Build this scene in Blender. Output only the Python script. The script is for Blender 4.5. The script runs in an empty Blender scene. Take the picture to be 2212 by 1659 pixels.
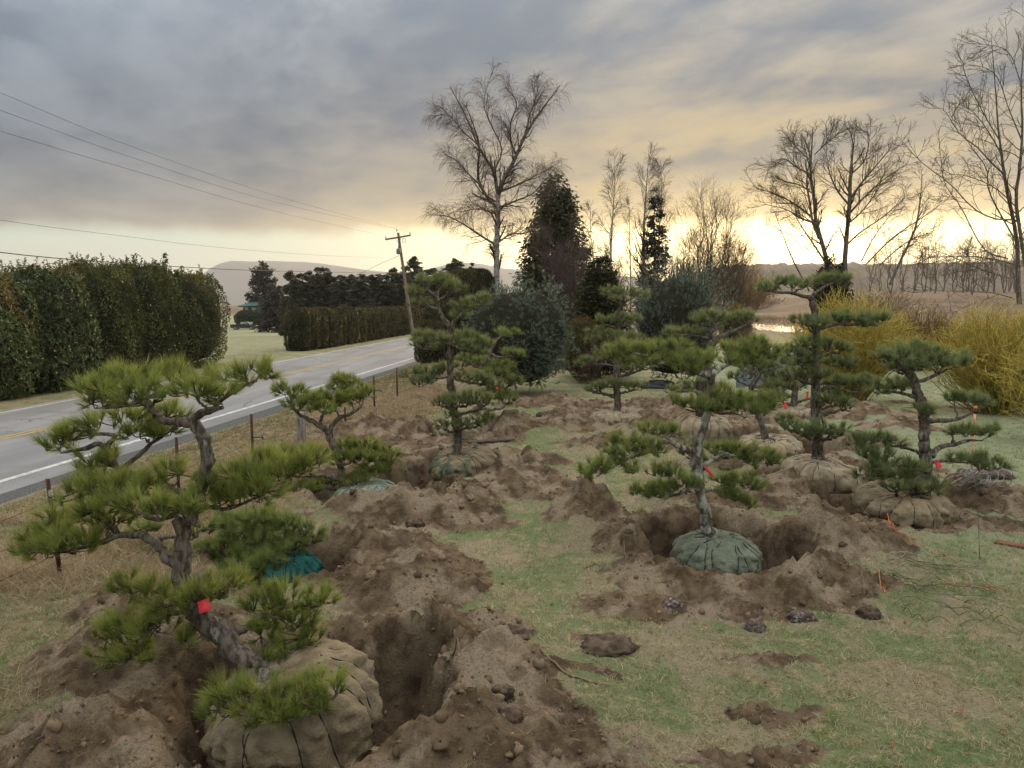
import bpy, math, random
import numpy as np
from mathutils import Vector, Matrix
R = math.radians
rng = np.random.default_rng(7)
random.seed(7)
scene = bpy.context.scene

# ------------------------------------------------------------------ camera
CAMZ, PITCH, LENS = 3.2, R(6.0), 27.04
FPX = 1106 * LENS / 18.0                       # focal length in pixels of a 2212 px wide picture
cam_d = bpy.data.cameras.new('camera')
cam = bpy.data.objects.new('camera', cam_d)
scene.collection.objects.link(cam)
cam.location = (0, 0, CAMZ)
cam.rotation_euler = (R(90) - PITCH, 0, 0)
cam_d.sensor_width = 36; cam_d.lens = LENS
cam_d.clip_start = 0.1; cam_d.clip_end = 30000
scene.camera = cam

# ------------------------------------------------------------------ node helper
class NX:
    """tiny expression builder for scalar node maths"""
    def __init__(s, nt, sock): s.nt, s.s = nt, sock
    def _op(s, op, b=None, c=None, clamp=False):
        n = s.nt.nodes.new('ShaderNodeMath'); n.operation = op; n.use_clamp = clamp
        for i, v in enumerate((s, b, c)):
            if v is None: continue
            if isinstance(v, NX): s.nt.links.new(v.s, n.inputs[i])
            else: n.inputs[i].default_value = v
        return NX(s.nt, n.outputs[0])
    def __add__(s, b): return s._op('ADD', b)
    def __sub__(s, b): return s._op('SUBTRACT', b)
    def __mul__(s, b): return s._op('MULTIPLY', b)
    def __truediv__(s, b): return s._op('DIVIDE', b)
    def pow(s, b): return s._op('POWER', b)
    def max(s, b): return s._op('MAXIMUM', b)
    def min(s, b): return s._op('MINIMUM', b)
    def clamp(s): return s._op('ADD', 0.0, clamp=True)
    def exp(s): return s._op('EXPONENT')
    def step(s, a, b):
        n = s.nt.nodes.new('ShaderNodeMapRange'); n.interpolation_type = 'SMOOTHSTEP'
        s.nt.links.new(s.s, n.inputs[0])
        for i, v in ((1, a), (2, b)):
            if isinstance(v, NX): s.nt.links.new(v.s, n.inputs[i])
            else: n.inputs[i].default_value = v
        return NX(s.nt, n.outputs[0])
def mixc(nt, f, a, b, mode='MIX'):
    n = nt.nodes.new('ShaderNodeMix'); n.data_type = 'RGBA'; n.blend_type = mode
    for sock, v in ((n.inputs[0], f), (n.inputs[6], a), (n.inputs[7], b)):
        if isinstance(v, NX): nt.links.new(v.s, sock)
        elif hasattr(v, 'is_linked'): nt.links.new(v, sock)
        elif isinstance(v, (tuple, list)): sock.default_value = (*v[:3], 1)
        else: sock.default_value = v
    return n.outputs[2]
def noise_node(nt, vec, scale, detail=5, rough=.55, dist=0.0):
    n = nt.nodes.new('ShaderNodeTexNoise')
    n.inputs['Scale'].default_value = scale; n.inputs['Detail'].default_value = detail
    n.inputs['Roughness'].default_value = rough; n.inputs['Distortion'].default_value = dist
    if vec is not None: nt.links.new(vec, n.inputs['Vector'])
    return NX(nt, n.outputs['Fac'])

# ------------------------------------------------------------------ sky
SUN_AZ, SUN_EL = R(17.0), R(4.0)
world = bpy.data.worlds.new('World'); scene.world = world
world.use_nodes = True
nt = world.node_tree; nt.nodes.clear()
out = nt.nodes.new('ShaderNodeOutputWorld'); bg = nt.nodes.new('ShaderNodeBackground')
nt.links.new(bg.outputs[0], out.inputs[0])
tc = nt.nodes.new('ShaderNodeTexCoord')
sep = nt.nodes.new('ShaderNodeSeparateXYZ'); nt.links.new(tc.outputs['Generated'], sep.inputs[0])
dx, dy, dz = (NX(nt, sep.outputs[i]) for i in range(3))
up = dz.max(0.0)
sky = nt.nodes.new('ShaderNodeTexSky'); sky.sky_type = 'NISHITA'; sky.sun_disc = False
sky.sun_elevation = SUN_EL; sky.sun_rotation = SUN_AZ; sky.air_density = 1.0; sky.dust_density = 2.0
# direction to the hidden sun and angle from it
sx, sy = math.sin(SUN_AZ), math.cos(SUN_AZ)
hl = (dx * dx + dy * dy).pow(0.5).max(0.001)
cosaz = (dx * sx + dy * sy) / hl
glow = ((cosaz + 1.0) * 0.5).pow(19.0)           # 1 towards the sun, 0 behind
glown = ((cosaz + 1.0) * 0.5).pow(45.0)         # narrow
# cloud deck as a plane overhead, streets running away to the left
cs, sn = math.cos(R(-26)), math.sin(R(-26))
inv = (up + 0.07)
px_ = (dx * cs - dy * sn) / inv
py_ = (dx * sn + dy * cs) / inv
cv = nt.nodes.new('ShaderNodeCombineXYZ')
nt.links.new((px_ * 0.80).s, cv.inputs[0]); nt.links.new((py_ * 0.46).s, cv.inputs[1])
n1 = noise_node(nt, cv.outputs[0], 1.25, 8, .56, .35)
n2 = noise_node(nt, cv.outputs[0], 0.42, 3, .5, .3)
n3 = noise_node(nt, cv.outputs[0], 3.6, 7, .62, .25)
edge_n = noise_node(nt, tc.outputs['Generated'], 7.0, 5, .6)
lum = (n1 * 0.85 + n2 * 0.50 + n3 * 0.42 - 0.50).step(0.20, 0.56)
dark, lite = (0.098, 0.146, 0.215), (0.262, 0.325, 0.402)
cloud = mixc(nt, lum, dark, lite)
# warm light under the deck, fading with height and with angle from the sun
warm = (up * -6.8).exp() * (glow * 1.35 + 0.0) * (n1 * 0.8 + n3 * 0.6 + n2 * 0.2).step(0.60, 0.98) * 1.9
warm = warm.clamp()
cloud = mixc(nt, warm, cloud, (0.95, 0.66, 0.22))
haze_w = ((up * -6.0).exp() * glow * 0.55).clamp()
cloud = mixc(nt, haze_w, cloud, (0.46, 0.40, 0.27))
# overcast sky: brighter overhead than near the horizon
cloud = mixc(nt, up.step(0.22, 0.70) * 0.95, cloud, mixc(nt, lum, (0.185, 0.180, 0.170), (0.410, 0.392, 0.360)))
cie = (up * up * 15.0 + 1.0) * 0.178
cvm = nt.nodes.new('ShaderNodeVectorMath'); cvm.operation = 'SCALE'
nt.links.new(cloud, cvm.inputs[0]); nt.links.new(cie.s, cvm.inputs['Scale'])
# clear strip under the deck: the Nishita sky, veiled
nsc = nt.nodes.new('ShaderNodeVectorMath'); nsc.operation = 'SCALE'; nsc.inputs['Scale'].default_value = 0.10
nt.links.new(sky.outputs[0], nsc.inputs[0])
pale = mixc(nt, (up * 9.0).clamp(), (0.25, 0.26, 0.185), (0.175, 0.235, 0.215))
band = mixc(nt, (glow * 1.0).clamp(), pale, (0.44, 0.385, 0.225))
band = mixc(nt, (glown * 1.0).clamp(), band, (1.5, 1.22, 0.62))
band = mixc(nt, 0.90, nsc.outputs[0], band)
e0 = (edge_n - 0.5) * 0.05 + 0.083 + glow * 0.014
cover = up.step(e0 - 0.012, e0 + 0.010)
fr = ((up - e0).max(0.0) * -38.0).exp() * (glow * 0.85 + 0.10)
cl2 = mixc(nt, fr.clamp(), cvm.outputs[0], (0.60, 0.43, 0.17))
skyc = mixc(nt, cover, band, cl2)
nt.links.new(skyc, bg.inputs[0]); bg.inputs[1].default_value = 1.0

# ------------------------------------------------------------------ sun (behind the cloud, soft)
sd = bpy.data.lights.new('sun', 'SUN'); sd.energy = 1.3; sd.angle = R(20); sd.color = (1.0, 0.74, 0.45)
sun = bpy.data.objects.new('sun', sd); scene.collection.objects.link(sun)
sdir = Vector((math.sin(SUN_AZ) * math.cos(R(11)), math.cos(SUN_AZ) * math.cos(R(11)), math.sin(R(11))))
sun.rotation_euler = sdir.to_track_quat('Z', 'Y').to_euler()
sun.location = (60, 200, 60)

vs = scene.view_settings
vs.view_transform = 'Standard'; vs.look = 'None'; vs.exposure = 1.6; vs.gamma = 1.0
vs.use_curve_mapping = False
scene.cycles.use_denoising = True
scene.cycles.max_bounces = 6; scene.cycles.diffuse_bounces = 4; scene.cycles.transparent_max_bounces = 6
scene.cycles.glossy_bounces = 2; scene.cycles.transmission_bounces = 3; scene.cycles.caustics_reflective = False

# ------------------------------------------------------------------ picture -> place
def ray(x, y):
    a, b = (x - 1106) / FPX, (829.5 - y) / FPX
    return np.array([a, math.cos(PITCH) + b * math.sin(PITCH), -math.sin(PITCH) + b * math.cos(PITCH)])
def P(x, y, Y):
    d = ray(x, y); t = Y / d[1]
    return np.array([0, 0, CAMZ]) + d * t
def G(x, y, z=0.0):
    d = ray(x, y); t = (z - CAMZ) / d[2]
    return np.array([0, 0, CAMZ]) + d * t
RD = np.array([math.sin(R(6.3)), math.cos(R(6.3))])      # along the road
RN = np.array([-RD[1], RD[0]])                           # across it, to the left
def road_xy(s, t): return RD * s + RN * t
def on_line(px, t, py=None):
    """the point above road offset t that lies in column px (and row py)"""
    d = ray(px, py if py is not None else 829.5)
    k = t / (d[0] * RN[0] + d[1] * RN[1])
    return np.array([0, 0, CAMZ]) + d * k

# ------------------------------------------------------------------ noise
def _h(ix, iy, seed):
    n = (ix.astype(np.int64) * 374761393 + iy.astype(np.int64) * 668265263 + seed * 974634777) & 0x7fffffff
    n = ((n ^ (n >> 13)) * 1274126177) & 0x7fffffff
    return ((n ^ (n >> 16)) & 0xffff) / 65535.0
def vnoise(x, y, seed=0):
    x = np.asarray(x, float); y = np.asarray(y, float)
    ix, iy = np.floor(x), np.floor(y); fx, fy = x - ix, y - iy
    fx = fx * fx * fx * (fx * (fx * 6 - 15) + 10); fy = fy * fy * fy * (fy * (fy * 6 - 15) + 10)
    a, b = _h(ix, iy, seed), _h(ix + 1, iy, seed)
    c, d = _h(ix, iy + 1, seed), _h(ix + 1, iy + 1, seed)
    return (a * (1 - fx) + b * fx) * (1 - fy) + (c * (1 - fx) + d * fx) * fy - 0.5
def fbm(x, y, f=1.0, o=4, seed=0, g=.5):
    s = 0; a = 1.0
    for i in range(o):
        c, t = math.cos(i * 1.1), math.sin(i * 1.1)
        s = s + a * vnoise((x * c - y * t) * f + i * 17.3, (x * t + y * c) * f - i * 9.1, seed + i)
        f *= 2.03; a *= g
    return s
def sstep(a, b, x):
    t = np.clip((np.asarray(x, float) - a) / (b - a), 0, 1); return t * t * (3 - 2 * t)

# ------------------------------------------------------------------ mesh building
class MB:
    def __init__(s): s.v, s.c, s.f, s.n = [], [], {}, 0
    def add(s, v, faces, col=None):
        v = np.asarray(v, float).reshape(-1, 3)
        faces = np.asarray(faces, np.int64)
        s.v.append(v)
        if col is None: col = (1, 1, 1)
        col = np.asarray(col, float)
        if col.ndim == 1: col = np.tile(col, (len(v), 1))
        s.c.append(col)
        s.f.setdefault(faces.shape[1], []).append(faces + s.n)
        s.n += len(v); return s
    def mesh(s, name, mat=None, smooth=False):
        me = bpy.data.meshes.new(name)
        V = np.concatenate(s.v); C = np.concatenate(s.c)
        loops, starts, k = [], [], 0
        for w, fl in s.f.items():
            F = np.concatenate(fl); loops.append(F.ravel())
            starts.append(k + np.arange(len(F)) * w); k += F.size
        L = np.concatenate(loops); S = np.concatenate(starts)
        me.vertices.add(len(V)); me.vertices.foreach_set('co', V.ravel())
        me.loops.add(len(L)); me.loops.foreach_set('vertex_index', L.astype(np.int32))
        me.polygons.add(len(S)); me.polygons.foreach_set('loop_start', S.astype(np.int32))
        me.update(calc_edges=True)
        if smooth: me.polygons.foreach_set('use_smooth', np.ones(len(S), bool))
        ca = me.color_attributes.new('tint', 'FLOAT_COLOR', 'POINT')
        ca.data.foreach_set('color', np.concatenate([C, np.ones((len(C), 1))], 1).astype(np.float32).ravel())
        if mat: me.materials.append(M[mat] if isinstance(mat, str) else mat)
        me.validate(verbose=False)
        return me
    def build(s, name, mat=None, parent=None, smooth=False):
        o = bpy.data.objects.new(name, s.mesh(name, mat, smooth))
        scene.collection.objects.link(o)
        if parent is not None:
            o.parent = parent
            o.matrix_parent_inverse = Matrix.Translation(parent.location).inverted() if parent.type == 'EMPTY' else Matrix.Identity(4)
        return o
    # shapes
    def box(s, c, size, col=None, rot=None):
        a = np.array([[x, y, z] for x in (-.5, .5) for y in (-.5, .5) for z in (-.5, .5)]) * np.asarray(size, float)
        if rot is not None: a = a @ np.asarray(rot).T
        return s.add(a + np.asarray(c, float), [(0, 1, 3, 2), (4, 6, 7, 5), (0, 4, 5, 1), (2, 3, 7, 6), (0, 2, 6, 4), (1, 5, 7, 3)], col)
    def tubes(s, Pn, Rn, sides=4, col=None, cap=True):
        Pn = np.asarray(Pn, float); Rn = np.asarray(Rn, float)
        if Pn.ndim == 2: Pn, Rn = Pn[None], Rn[None]
        T, S, _ = Pn.shape
        tan = np.gradient(Pn, axis=1); tan /= np.linalg.norm(tan, axis=2, keepdims=True) + 1e-9
        ref = np.where(np.abs(tan[:, :1, 2:3]) > .8, np.array([1., 0, 0]), np.array([0, 0, 1.]))
        ref = np.broadcast_to(ref, tan.shape)
        u = np.cross(tan, ref); u /= np.linalg.norm(u, axis=2, keepdims=True) + 1e-9
        for i in range(1, S):                         # keep frames from twisting
            w = u[:, i - 1] - tan[:, i] * (u[:, i - 1] * tan[:, i]).sum(1, keepdims=True)
            l = np.linalg.norm(w, axis=1, keepdims=True)
            u[:, i] = np.where(l > 1e-4, w / (l + 1e-9), u[:, i])
        v = np.cross(tan, u)
        an = np.arange(sides) * 2 * math.pi / sides
        ring = (u[:, :, None] * np.cos(an)[None, None, :, None] + v[:, :, None] * np.sin(an)[None, None, :, None])
        V = Pn[:, :, None] + ring * Rn[:, :, None, None]
        i = np.arange(S - 1)[:, None] * sides; j = np.arange(sides)[None]
        j2 = (j + 1) % sides
        q = np.stack([i + j, i + j2, i + sides + j2, i + sides + j], -1).reshape(-1, 4)
        F = (q[None] + (np.arange(T) * S * sides)[:, None, None]).reshape(-1, 4)
        cc = None
        if col is not None:
            col = np.asarray(col, float)
            cc = np.repeat(col, S * sides, 0) if col.ndim == 2 else col
        s.add(V.reshape(-1, 3), F, cc)
        if cap and T <= 40 and sides > 3:
            for t in range(T):
                for e in (0, S - 1):
                    s.add(V[t, e], [list(range(sides)) if e else list(range(sides))[::-1]], None if cc is None else (cc if cc.ndim == 1 else cc[t * S * sides]))
        return s
    def leaves(s, C, D, L, W, col, fold=.12):
        """diamond leaves: centre C, direction D, length L, width W"""
        n = len(C); D = D / (np.linalg.norm(D, axis=1, keepdims=True) + 1e-9)
        r = rng.normal(size=(n, 3)); sd_ = np.cross(D, r); sd_ /= np.linalg.norm(sd_, axis=1, keepdims=True) + 1e-9
        nn = np.cross(D, sd_)
        L = np.broadcast_to(np.asarray(L, float), (n,))[:, None]; W = np.broadcast_to(np.asarray(W, float), (n,))[:, None]
        a = C - D * L * .5; b = C + sd_ * W * .5 + nn * W * fold; c = C + D * L * .5; d = C - sd_ * W * .5 + nn * W * fold
        V = np.stack([a, b, c, d], 1).reshape(-1, 3)
        F = np.arange(n * 4).reshape(-1, 4)
        return s.add(V, F, np.repeat(np.broadcast_to(col, (n, 3)), 4, 0))
    def blades(s, B, D, L, W, col, tipcol=None, bend=0.0):
        """needles or grass blades: base B, direction D, length L, width W"""
        n = len(B); D = D / (np.linalg.norm(D, axis=1, keepdims=True) + 1e-9)
        r = rng.normal(size=(n, 3)); sd_ = np.cross(D, r); sd_ /= np.linalg.norm(sd_, axis=1, keepdims=True) + 1e-9
        L = np.broadcast_to(np.asarray(L, float), (n,))[:, None]; W = np.broadcast_to(np.asarray(W, float), (n,))[:, None]
        col = np.broadcast_to(col, (n, 3)); tc_ = col if tipcol is None else np.broadcast_to(tipcol, (n, 3))
        if bend:
            bd = np.broadcast_to(np.asarray(bend, float), (n,))[:, None] * rng.normal(size=(n, 3)); bd[:, 2] = -np.abs(bd[:, 2]) * .6
            m = B + D * L * .55; tip = m + (D + bd) * L * .45
            V = np.stack([B - sd_ * W * .5, B + sd_ * W * .5, m + sd_ * W * .4, tip, m - sd_ * W * .4], 1).reshape(-1, 3)
            k = np.arange(n)[:, None] * 5
            s.add(V, np.concatenate([k + np.array([[0, 1, 2, 4]])]), np.stack([col, col, (col + tc_) / 2, tc_, (col + tc_) / 2], 1).reshape(-1, 3))
            s.f.setdefault(3, []).append((k + np.array([[4, 2, 3]])) + s.n - n * 5)
            return s
        V = np.stack([B - sd_ * W * .5, B + sd_ * W * .5, B + D * L], 1).reshape(-1, 3)
        return s.add(V, np.arange(n * 3).reshape(-1, 3), np.stack([col, col, tc_], 1).reshape(-1, 3))

def empty(name, loc):
    o = bpy.data.objects.new(name, None); scene.collection.objects.link(o)
    o.location = tuple(loc); o.empty_display_size = .2; return o
def tag(o, label=None, cat=None, group=None, kind=None):
    for k, v in (('label', label), ('category', cat), ('group', group), ('kind', kind)):
        if v: o[k] = v
    return o
def copy_tree(o, parent=None):
    c = o.copy(); scene.collection.objects.link(c)
    if parent is not None: c.parent = parent; c.matrix_parent_inverse = o.matrix_parent_inverse.copy()
    for ch in o.children: copy_tree(ch, c)
    return c
def unit(v): return v / (np.linalg.norm(v, axis=-1, keepdims=True) + 1e-9)
def smooth_line(pts, n, ws=None):
    """Catmull-Rom through pts, n samples; ws are values carried along"""
    pts = np.asarray(pts, float); k = len(pts)
    q = np.concatenate([[2 * pts[0] - pts[1]], pts, [2 * pts[-1] - pts[-2]]])
    t = np.linspace(0, k - 1 - 1e-6, n); i = t.astype(int); f = (t - i)[:, None]
    p0, p1, p2, p3 = q[i], q[i + 1], q[i + 2], q[i + 3]
    r = .5 * (2 * p1 + (p2 - p0) * f + (2 * p0 - 5 * p1 + 4 * p2 - p3) * f ** 2 + (3 * p1 - p0 - 3 * p2 + p3) * f ** 3)
    if ws is None: return r
    return r, np.interp(t, np.arange(k), ws)

# ------------------------------------------------------------------ materials
M = {}
def new_mat(name):
    m = bpy.data.materials.new(name); m.use_nodes = True; M[name] = m
    nt = m.node_tree; b = nt.nodes['Principled BSDF']
    return m, nt, b
def mat(name, c1, c2=None, scale=8.0, rough=.85, bump=0.0, bscale=None, attr=False, detail=5, spec=.3, stretch=None, metal=0.0, lo=.35, hi=.65, c3=None, c3scale=3.0, c3lo=.58, c3hi=.66, coord='Object', bdist=.02):
    m, nt, b = new_mat(name)
    tc = nt.nodes.new('ShaderNodeTexCoord'); vec = tc.outputs[coord]
    if stretch:
        mp = nt.nodes.new('ShaderNodeMapping'); mp.inputs['Scale'].default_value = stretch
        nt.links.new(vec, mp.inputs[0]); vec = mp.outputs[0]
    n = noise_node(nt, vec, scale, detail).step(lo, hi)
    col = mixc(nt, n, c1, c2 if c2 else c1)
    if c3: col = mixc(nt, noise_node(nt, vec, c3scale, 6, .6).step(c3lo, c3hi), col, c3)
    if attr:
        a = nt.nodes.new('ShaderNodeAttribute'); a.attribute_name = 'tint'
        col = mixc(nt, 1.0, a.outputs['Color'], col, 'MULTIPLY')
    nt.links.new(col, b.inputs['Base Color'])
    b.inputs['Roughness'].default_value = rough; b.inputs['Specular IOR Level'].default_value = spec
    b.inputs['Metallic'].default_value = metal
    if bump:
        bn = nt.nodes.new('ShaderNodeBump'); bn.inputs['Strength'].default_value = bump; bn.inputs['Distance'].default_value = bdist
        nt.links.new(noise_node(nt, vec, bscale or scale * 2, 6, .65).s, bn.inputs['Height']); nt.links.new(bn.outputs[0], b.inputs['Normal'])
    return m
def leaf_mat(name, rough=.5, trans=.25, spec=.35):
    m, nt, b = new_mat(name)
    a = nt.nodes.new('ShaderNodeAttribute'); a.attribute_name = 'tint'
    nt.links.new(a.outputs['Color'], b.inputs['Base Color'])
    b.inputs['Roughness'].default_value = rough; b.inputs['Specular IOR Level'].default_value = spec
    if trans:
        t = nt.nodes.new('ShaderNodeBsdfTranslucent'); nt.links.new(a.outputs['Color'], t.inputs[0])
        mx = nt.nodes.new('ShaderNodeMixShader'); mx.inputs[0].default_value = trans
        nt.links.new(b.outputs[0], mx.inputs[1]); nt.links.new(t.outputs[0], mx.inputs[2])
        nt.links.new(mx.outputs[0], nt.nodes['Material Output'].inputs[0])
    return m
leaf_mat('needle', .5, .5, .3); leaf_mat('leaf', .5, .25, .3); leaf_mat('grass', .7, .38, .15); leaf_mat('matte', .9, 0, .1)
mat('bark', (.075, .058, .045), (.21, .185, .155), 26, .95, .9, 34, attr=True, stretch=(1, 1, .35), c3=(.36, .37, .33), c3scale=11, c3lo=.60, c3hi=.70, spec=.1)
mat('bark_lichen', (.085, .07, .05), (.19, .17, .135), 26, .95, .8, 34, attr=True, stretch=(1, 1, .4), c3=(.38, .39, .34), c3scale=9, c3lo=.46, c3hi=.58, spec=.1)
mat('twig', (.11, .075, .05), (.17, .12, .08), 15, .9, 0, attr=True, spec=.1)
mat('wood_grey', (.14, .12, .10), (.30, .27, .23), 9, .9, .4, 30, stretch=(3, 3, .3))
mat('birch_bark', (.42, .40, .37), (.24, .21, .185), 2.2, .8, .2, 8, stretch=(1, 1, 3), c3=(.05, .04, .035), c3scale=3.2, c3lo=.60, c3hi=.64, attr=True)
mat('rope', (.012, .013, .014), (.03, .032, .03), 40, .7, 0)
mat('rust', (.055, .03, .022), (.12, .06, .04), 30, .8, .3, 60)
mat('wire', (.22, .22, .23), (.33, .33, .34), 30, .45, 0, metal=.7)
mat('tape', (.55, .02, .03), (.65, .035, .045), 6, .4, 0, spec=.5)

# ------------------------------------------------------------------ where the dug-out pines stand: (column, row) of the ball, its radius and height, z of its middle
BALLS = {
    'A': dict(px=(640, 1548), z=-.06, r=.66, h=.80, pit=(1.06, .62, .16, .22)),
    'B': dict(px=(800, 1085), z=-.16, r=.60, h=.60, pit=(1.10, .55, .15, .25)),
    'C': dict(px=(618, 1240), z=-.10, r=.42, h=.50, pit=(.90, .50, .10, .05)),
    'D': dict(px=(1001, 1006), z=0.10, r=.63, h=.52, pit=(1.25, .45, -.05, .20)),
    'E': dict(px=(1330, 908), z=0.10, r=.68, h=.50, pit=(.95, .35, .1, .1)),
    'F': dict(px=(1516, 934), z=.12, r=.70, h=.80, pit=(1.25, .55, .45, -.2)),
    'G': dict(px=(1546, 1208), z=-.07, r=.55, h=.54, pit=(1.12, .62, .02, .30)),
    'H': dict(px=(1776, 1030), z=0.10, r=.70, h=.60, pit=(1.05, .45, .15, .2)),
    'I': dict(px=(1952, 1092), z=0.16, r=.70, h=.46, pit=(.95, .35, -.2, .25)),
    'K': dict(px=(1662, 968), z=0.06, r=.68, h=.50, pit=(1.15, .5, .55, .15)),
    'N': dict(px=(996, 928), z=0.12, r=.66, h=.5, pit=(.95, .3, .0, .1)),
    'J': dict(px=(1712, 898), z=.0, r=.62, h=.5, pit=(.9, .4, .1, .1)),
}
for k, b in BALLS.items():
    b['c'] = G(*b['px'], b['z'])
PITS = [(b['c'][0] + b['pit'][2], b['c'][1] + b['pit'][3], b['pit'][0], b['pit'][1], i) for i, b in enumerate(BALLS.values())]
# heaps of dug soil: column, row, half-sizes across and in depth, height
HEAPS = [(800, 1200, .75, .55, .34), (885, 1290, .75, .55, .30), (960, 1395, .6, .5, .34), (1060, 1490, .55, .5, .30), (1020, 1620, .75, .45, .24),
         (905, 1650, .5, .3, .16), (830, 1120, 1.0, .45, .36), (900, 1040, .9, .5, .30), (960, 1110, .8, .6, .18), (1080, 1040, 1.0, .5, .26),
         (1270, 1128, .55, .50, .50), (1525, 1270, .36, .26, .20), (1360, 1195, .42, .36, .26), (1440, 1245, .6, .3, .12), (1800, 1180, .85, .6, .40), (1760, 1275, .9, .4, .20),
         (1470, 1090, .75, .28, .26), (1620, 1098, .85, .38, .22), (320, 1410, .8, .8, .36), (200, 1630, .7, .5, .22), (330, 1590, .6, .5, .10),
         (300, 1330, .6, .6, .20), (850, 935, 1.5, .9, .36), (1075, 935, 1.1, .9, .44), (1110, 1005, 1.0, .5, .22), (1060, 1075, 1.2, .5, .16),
         (1235, 930, 1.1, .8, .36), (1320, 965, 1.2, .4, .22), (1200, 880, 1.8, .9, .26), (1430, 880, 2.2, .8, .24), (1390, 930, .8, .6, .40), (1600, 1010, 1.2, .5, .20),
         (1790, 1075, .95, .5, .36), (1690, 1070, 1.0, .5, .22), (1950, 1135, 1.1, .35, .14), (2085, 1085, .9, .6, .30), (2190, 1100, .8, .5, .25),
         (1860, 900, 1.5, .9, .36), (1945, 930, .9, .7, .26), (1780, 890, 1.0, .8, .25), (1550, 890, 1.6, .7, .25), (1830, 960, 1.0, .5, .25)]
HEAPS = [(*G(a, b)[:2], c, d, e) for a, b, c, d, e in HEAPS]
# bare soil without height: column, row, half-sizes
BARE = [(900, 1250, .9, 1.1), (1040, 1580, .9, .7), (930, 1130, 1.5, .9), (1090, 1055, 1.5, .7), (1550, 1300, 1.9, .55), (1730, 1310, .9, .3),
        (1780, 1140, 1.6, .5), (2050, 1140, 2.0, .5), (320, 1610, .9, .6), (330, 1400, .7, .8), (1320, 915, 4.0, 1.5), (1500, 900, 4.5, 1.9), (1200, 1660, .8, .4),
        (1740, 1620, .35, .15), (1280, 1455, .35, .2), (1310, 1390, .3, .2), (1700, 1530, .5, .15), (1650, 1660, .6, .2), (1680, 1420, .42, .16), (900, 950, 3.0, 1.6), (1420, 1290, .9, .4),
        (1720, 960, 2.6, 1.3), (1880, 900, 2.2, 1.2), (800, 1060, 1.6, 1.0), (1900, 1020, 1.6, 1.0), (2130, 880, 3.0, .5), (1960, 870, .8, .3), (2070, 1000, .5, .2)]
BARE = [(*G(a, b)[:2], c, d) for a, b, c, d in BARE]

def masks(x, y):
    """bare-soil mask, pit mask, pit depth"""
    w1 = fbm(x, y, 1.6, 4, 31) ; w2 = fbm(x, y, 1.6, 4, 57)
    h1, h2 = fbm(x, y, 6.5, 3, 131), fbm(x, y, 6.5, 3, 157); xx, yy = x + .35 * w1 + .10 * h1, y + .35 * w2 + .10 * h2
    soil = np.zeros_like(x); pit = np.zeros_like(x); deep = np.zeros_like(x)
    for cx, cy, r, d, i in PITS:
        q = np.hypot(xx - cx, yy - cy)
        soil = np.maximum(soil, 1 - sstep(r * 1.12, r * 1.58, q))
        k = 1 - sstep(r * .80, r * 1.04, q); pit = np.maximum(pit, k); deep = np.maximum(deep, k * d)
    for cx, cy, a, b, h in HEAPS:
        q = np.hypot((xx - cx) / a, (yy - cy) / b); soil = np.maximum(soil, 1 - sstep(.85, 1.55, q))
    for cx, cy, a, b in BARE:
        q = np.hypot((xx - cx) / a, (yy - cy) / b); soil = np.maximum(soil, .92 * (1 - sstep(.55, 1.25, q)))
    return soil, pit, deep
POND = (P(1690, 705, 120)[0], 125.0)
def base_h(x, y):
    t = x * RN[0] + y * RN[1]; s = x * RD[0] + y * RD[1]
    z = .05 * fbm(x, y, .22, 3, 5) + .018 * fbm(x, y, 1.4, 3, 8)
    far = sstep(45, 160, y)
    z = z - 2.5 * far * sstep(19, 34, t)                                  # the lawn by the house lies lower
    right = sstep(20, 60, x)
    z = z + 7.5 * sstep(150, 300, y) * sstep(45, 100, x - y * .08)        # field rising on the right
    z = z - 1.9 * np.exp(-(((x - POND[0]) / 9) ** 2 + ((y - POND[1]) / 55) ** 2) ** 2)
    z = z + .10 * sstep(9.6, 8.2, t) * sstep(4.5, 6.5, t) + .06 * fbm(x, y, .9, 3, 77) * sstep(9.4, 8.6, t) * sstep(4.0, 5.5, t)
    onroad = sstep(9.3, 9.8, t) * sstep(18.0, 17.5, t)
    return z * (1 - onroad) - .07 * onroad
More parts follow.
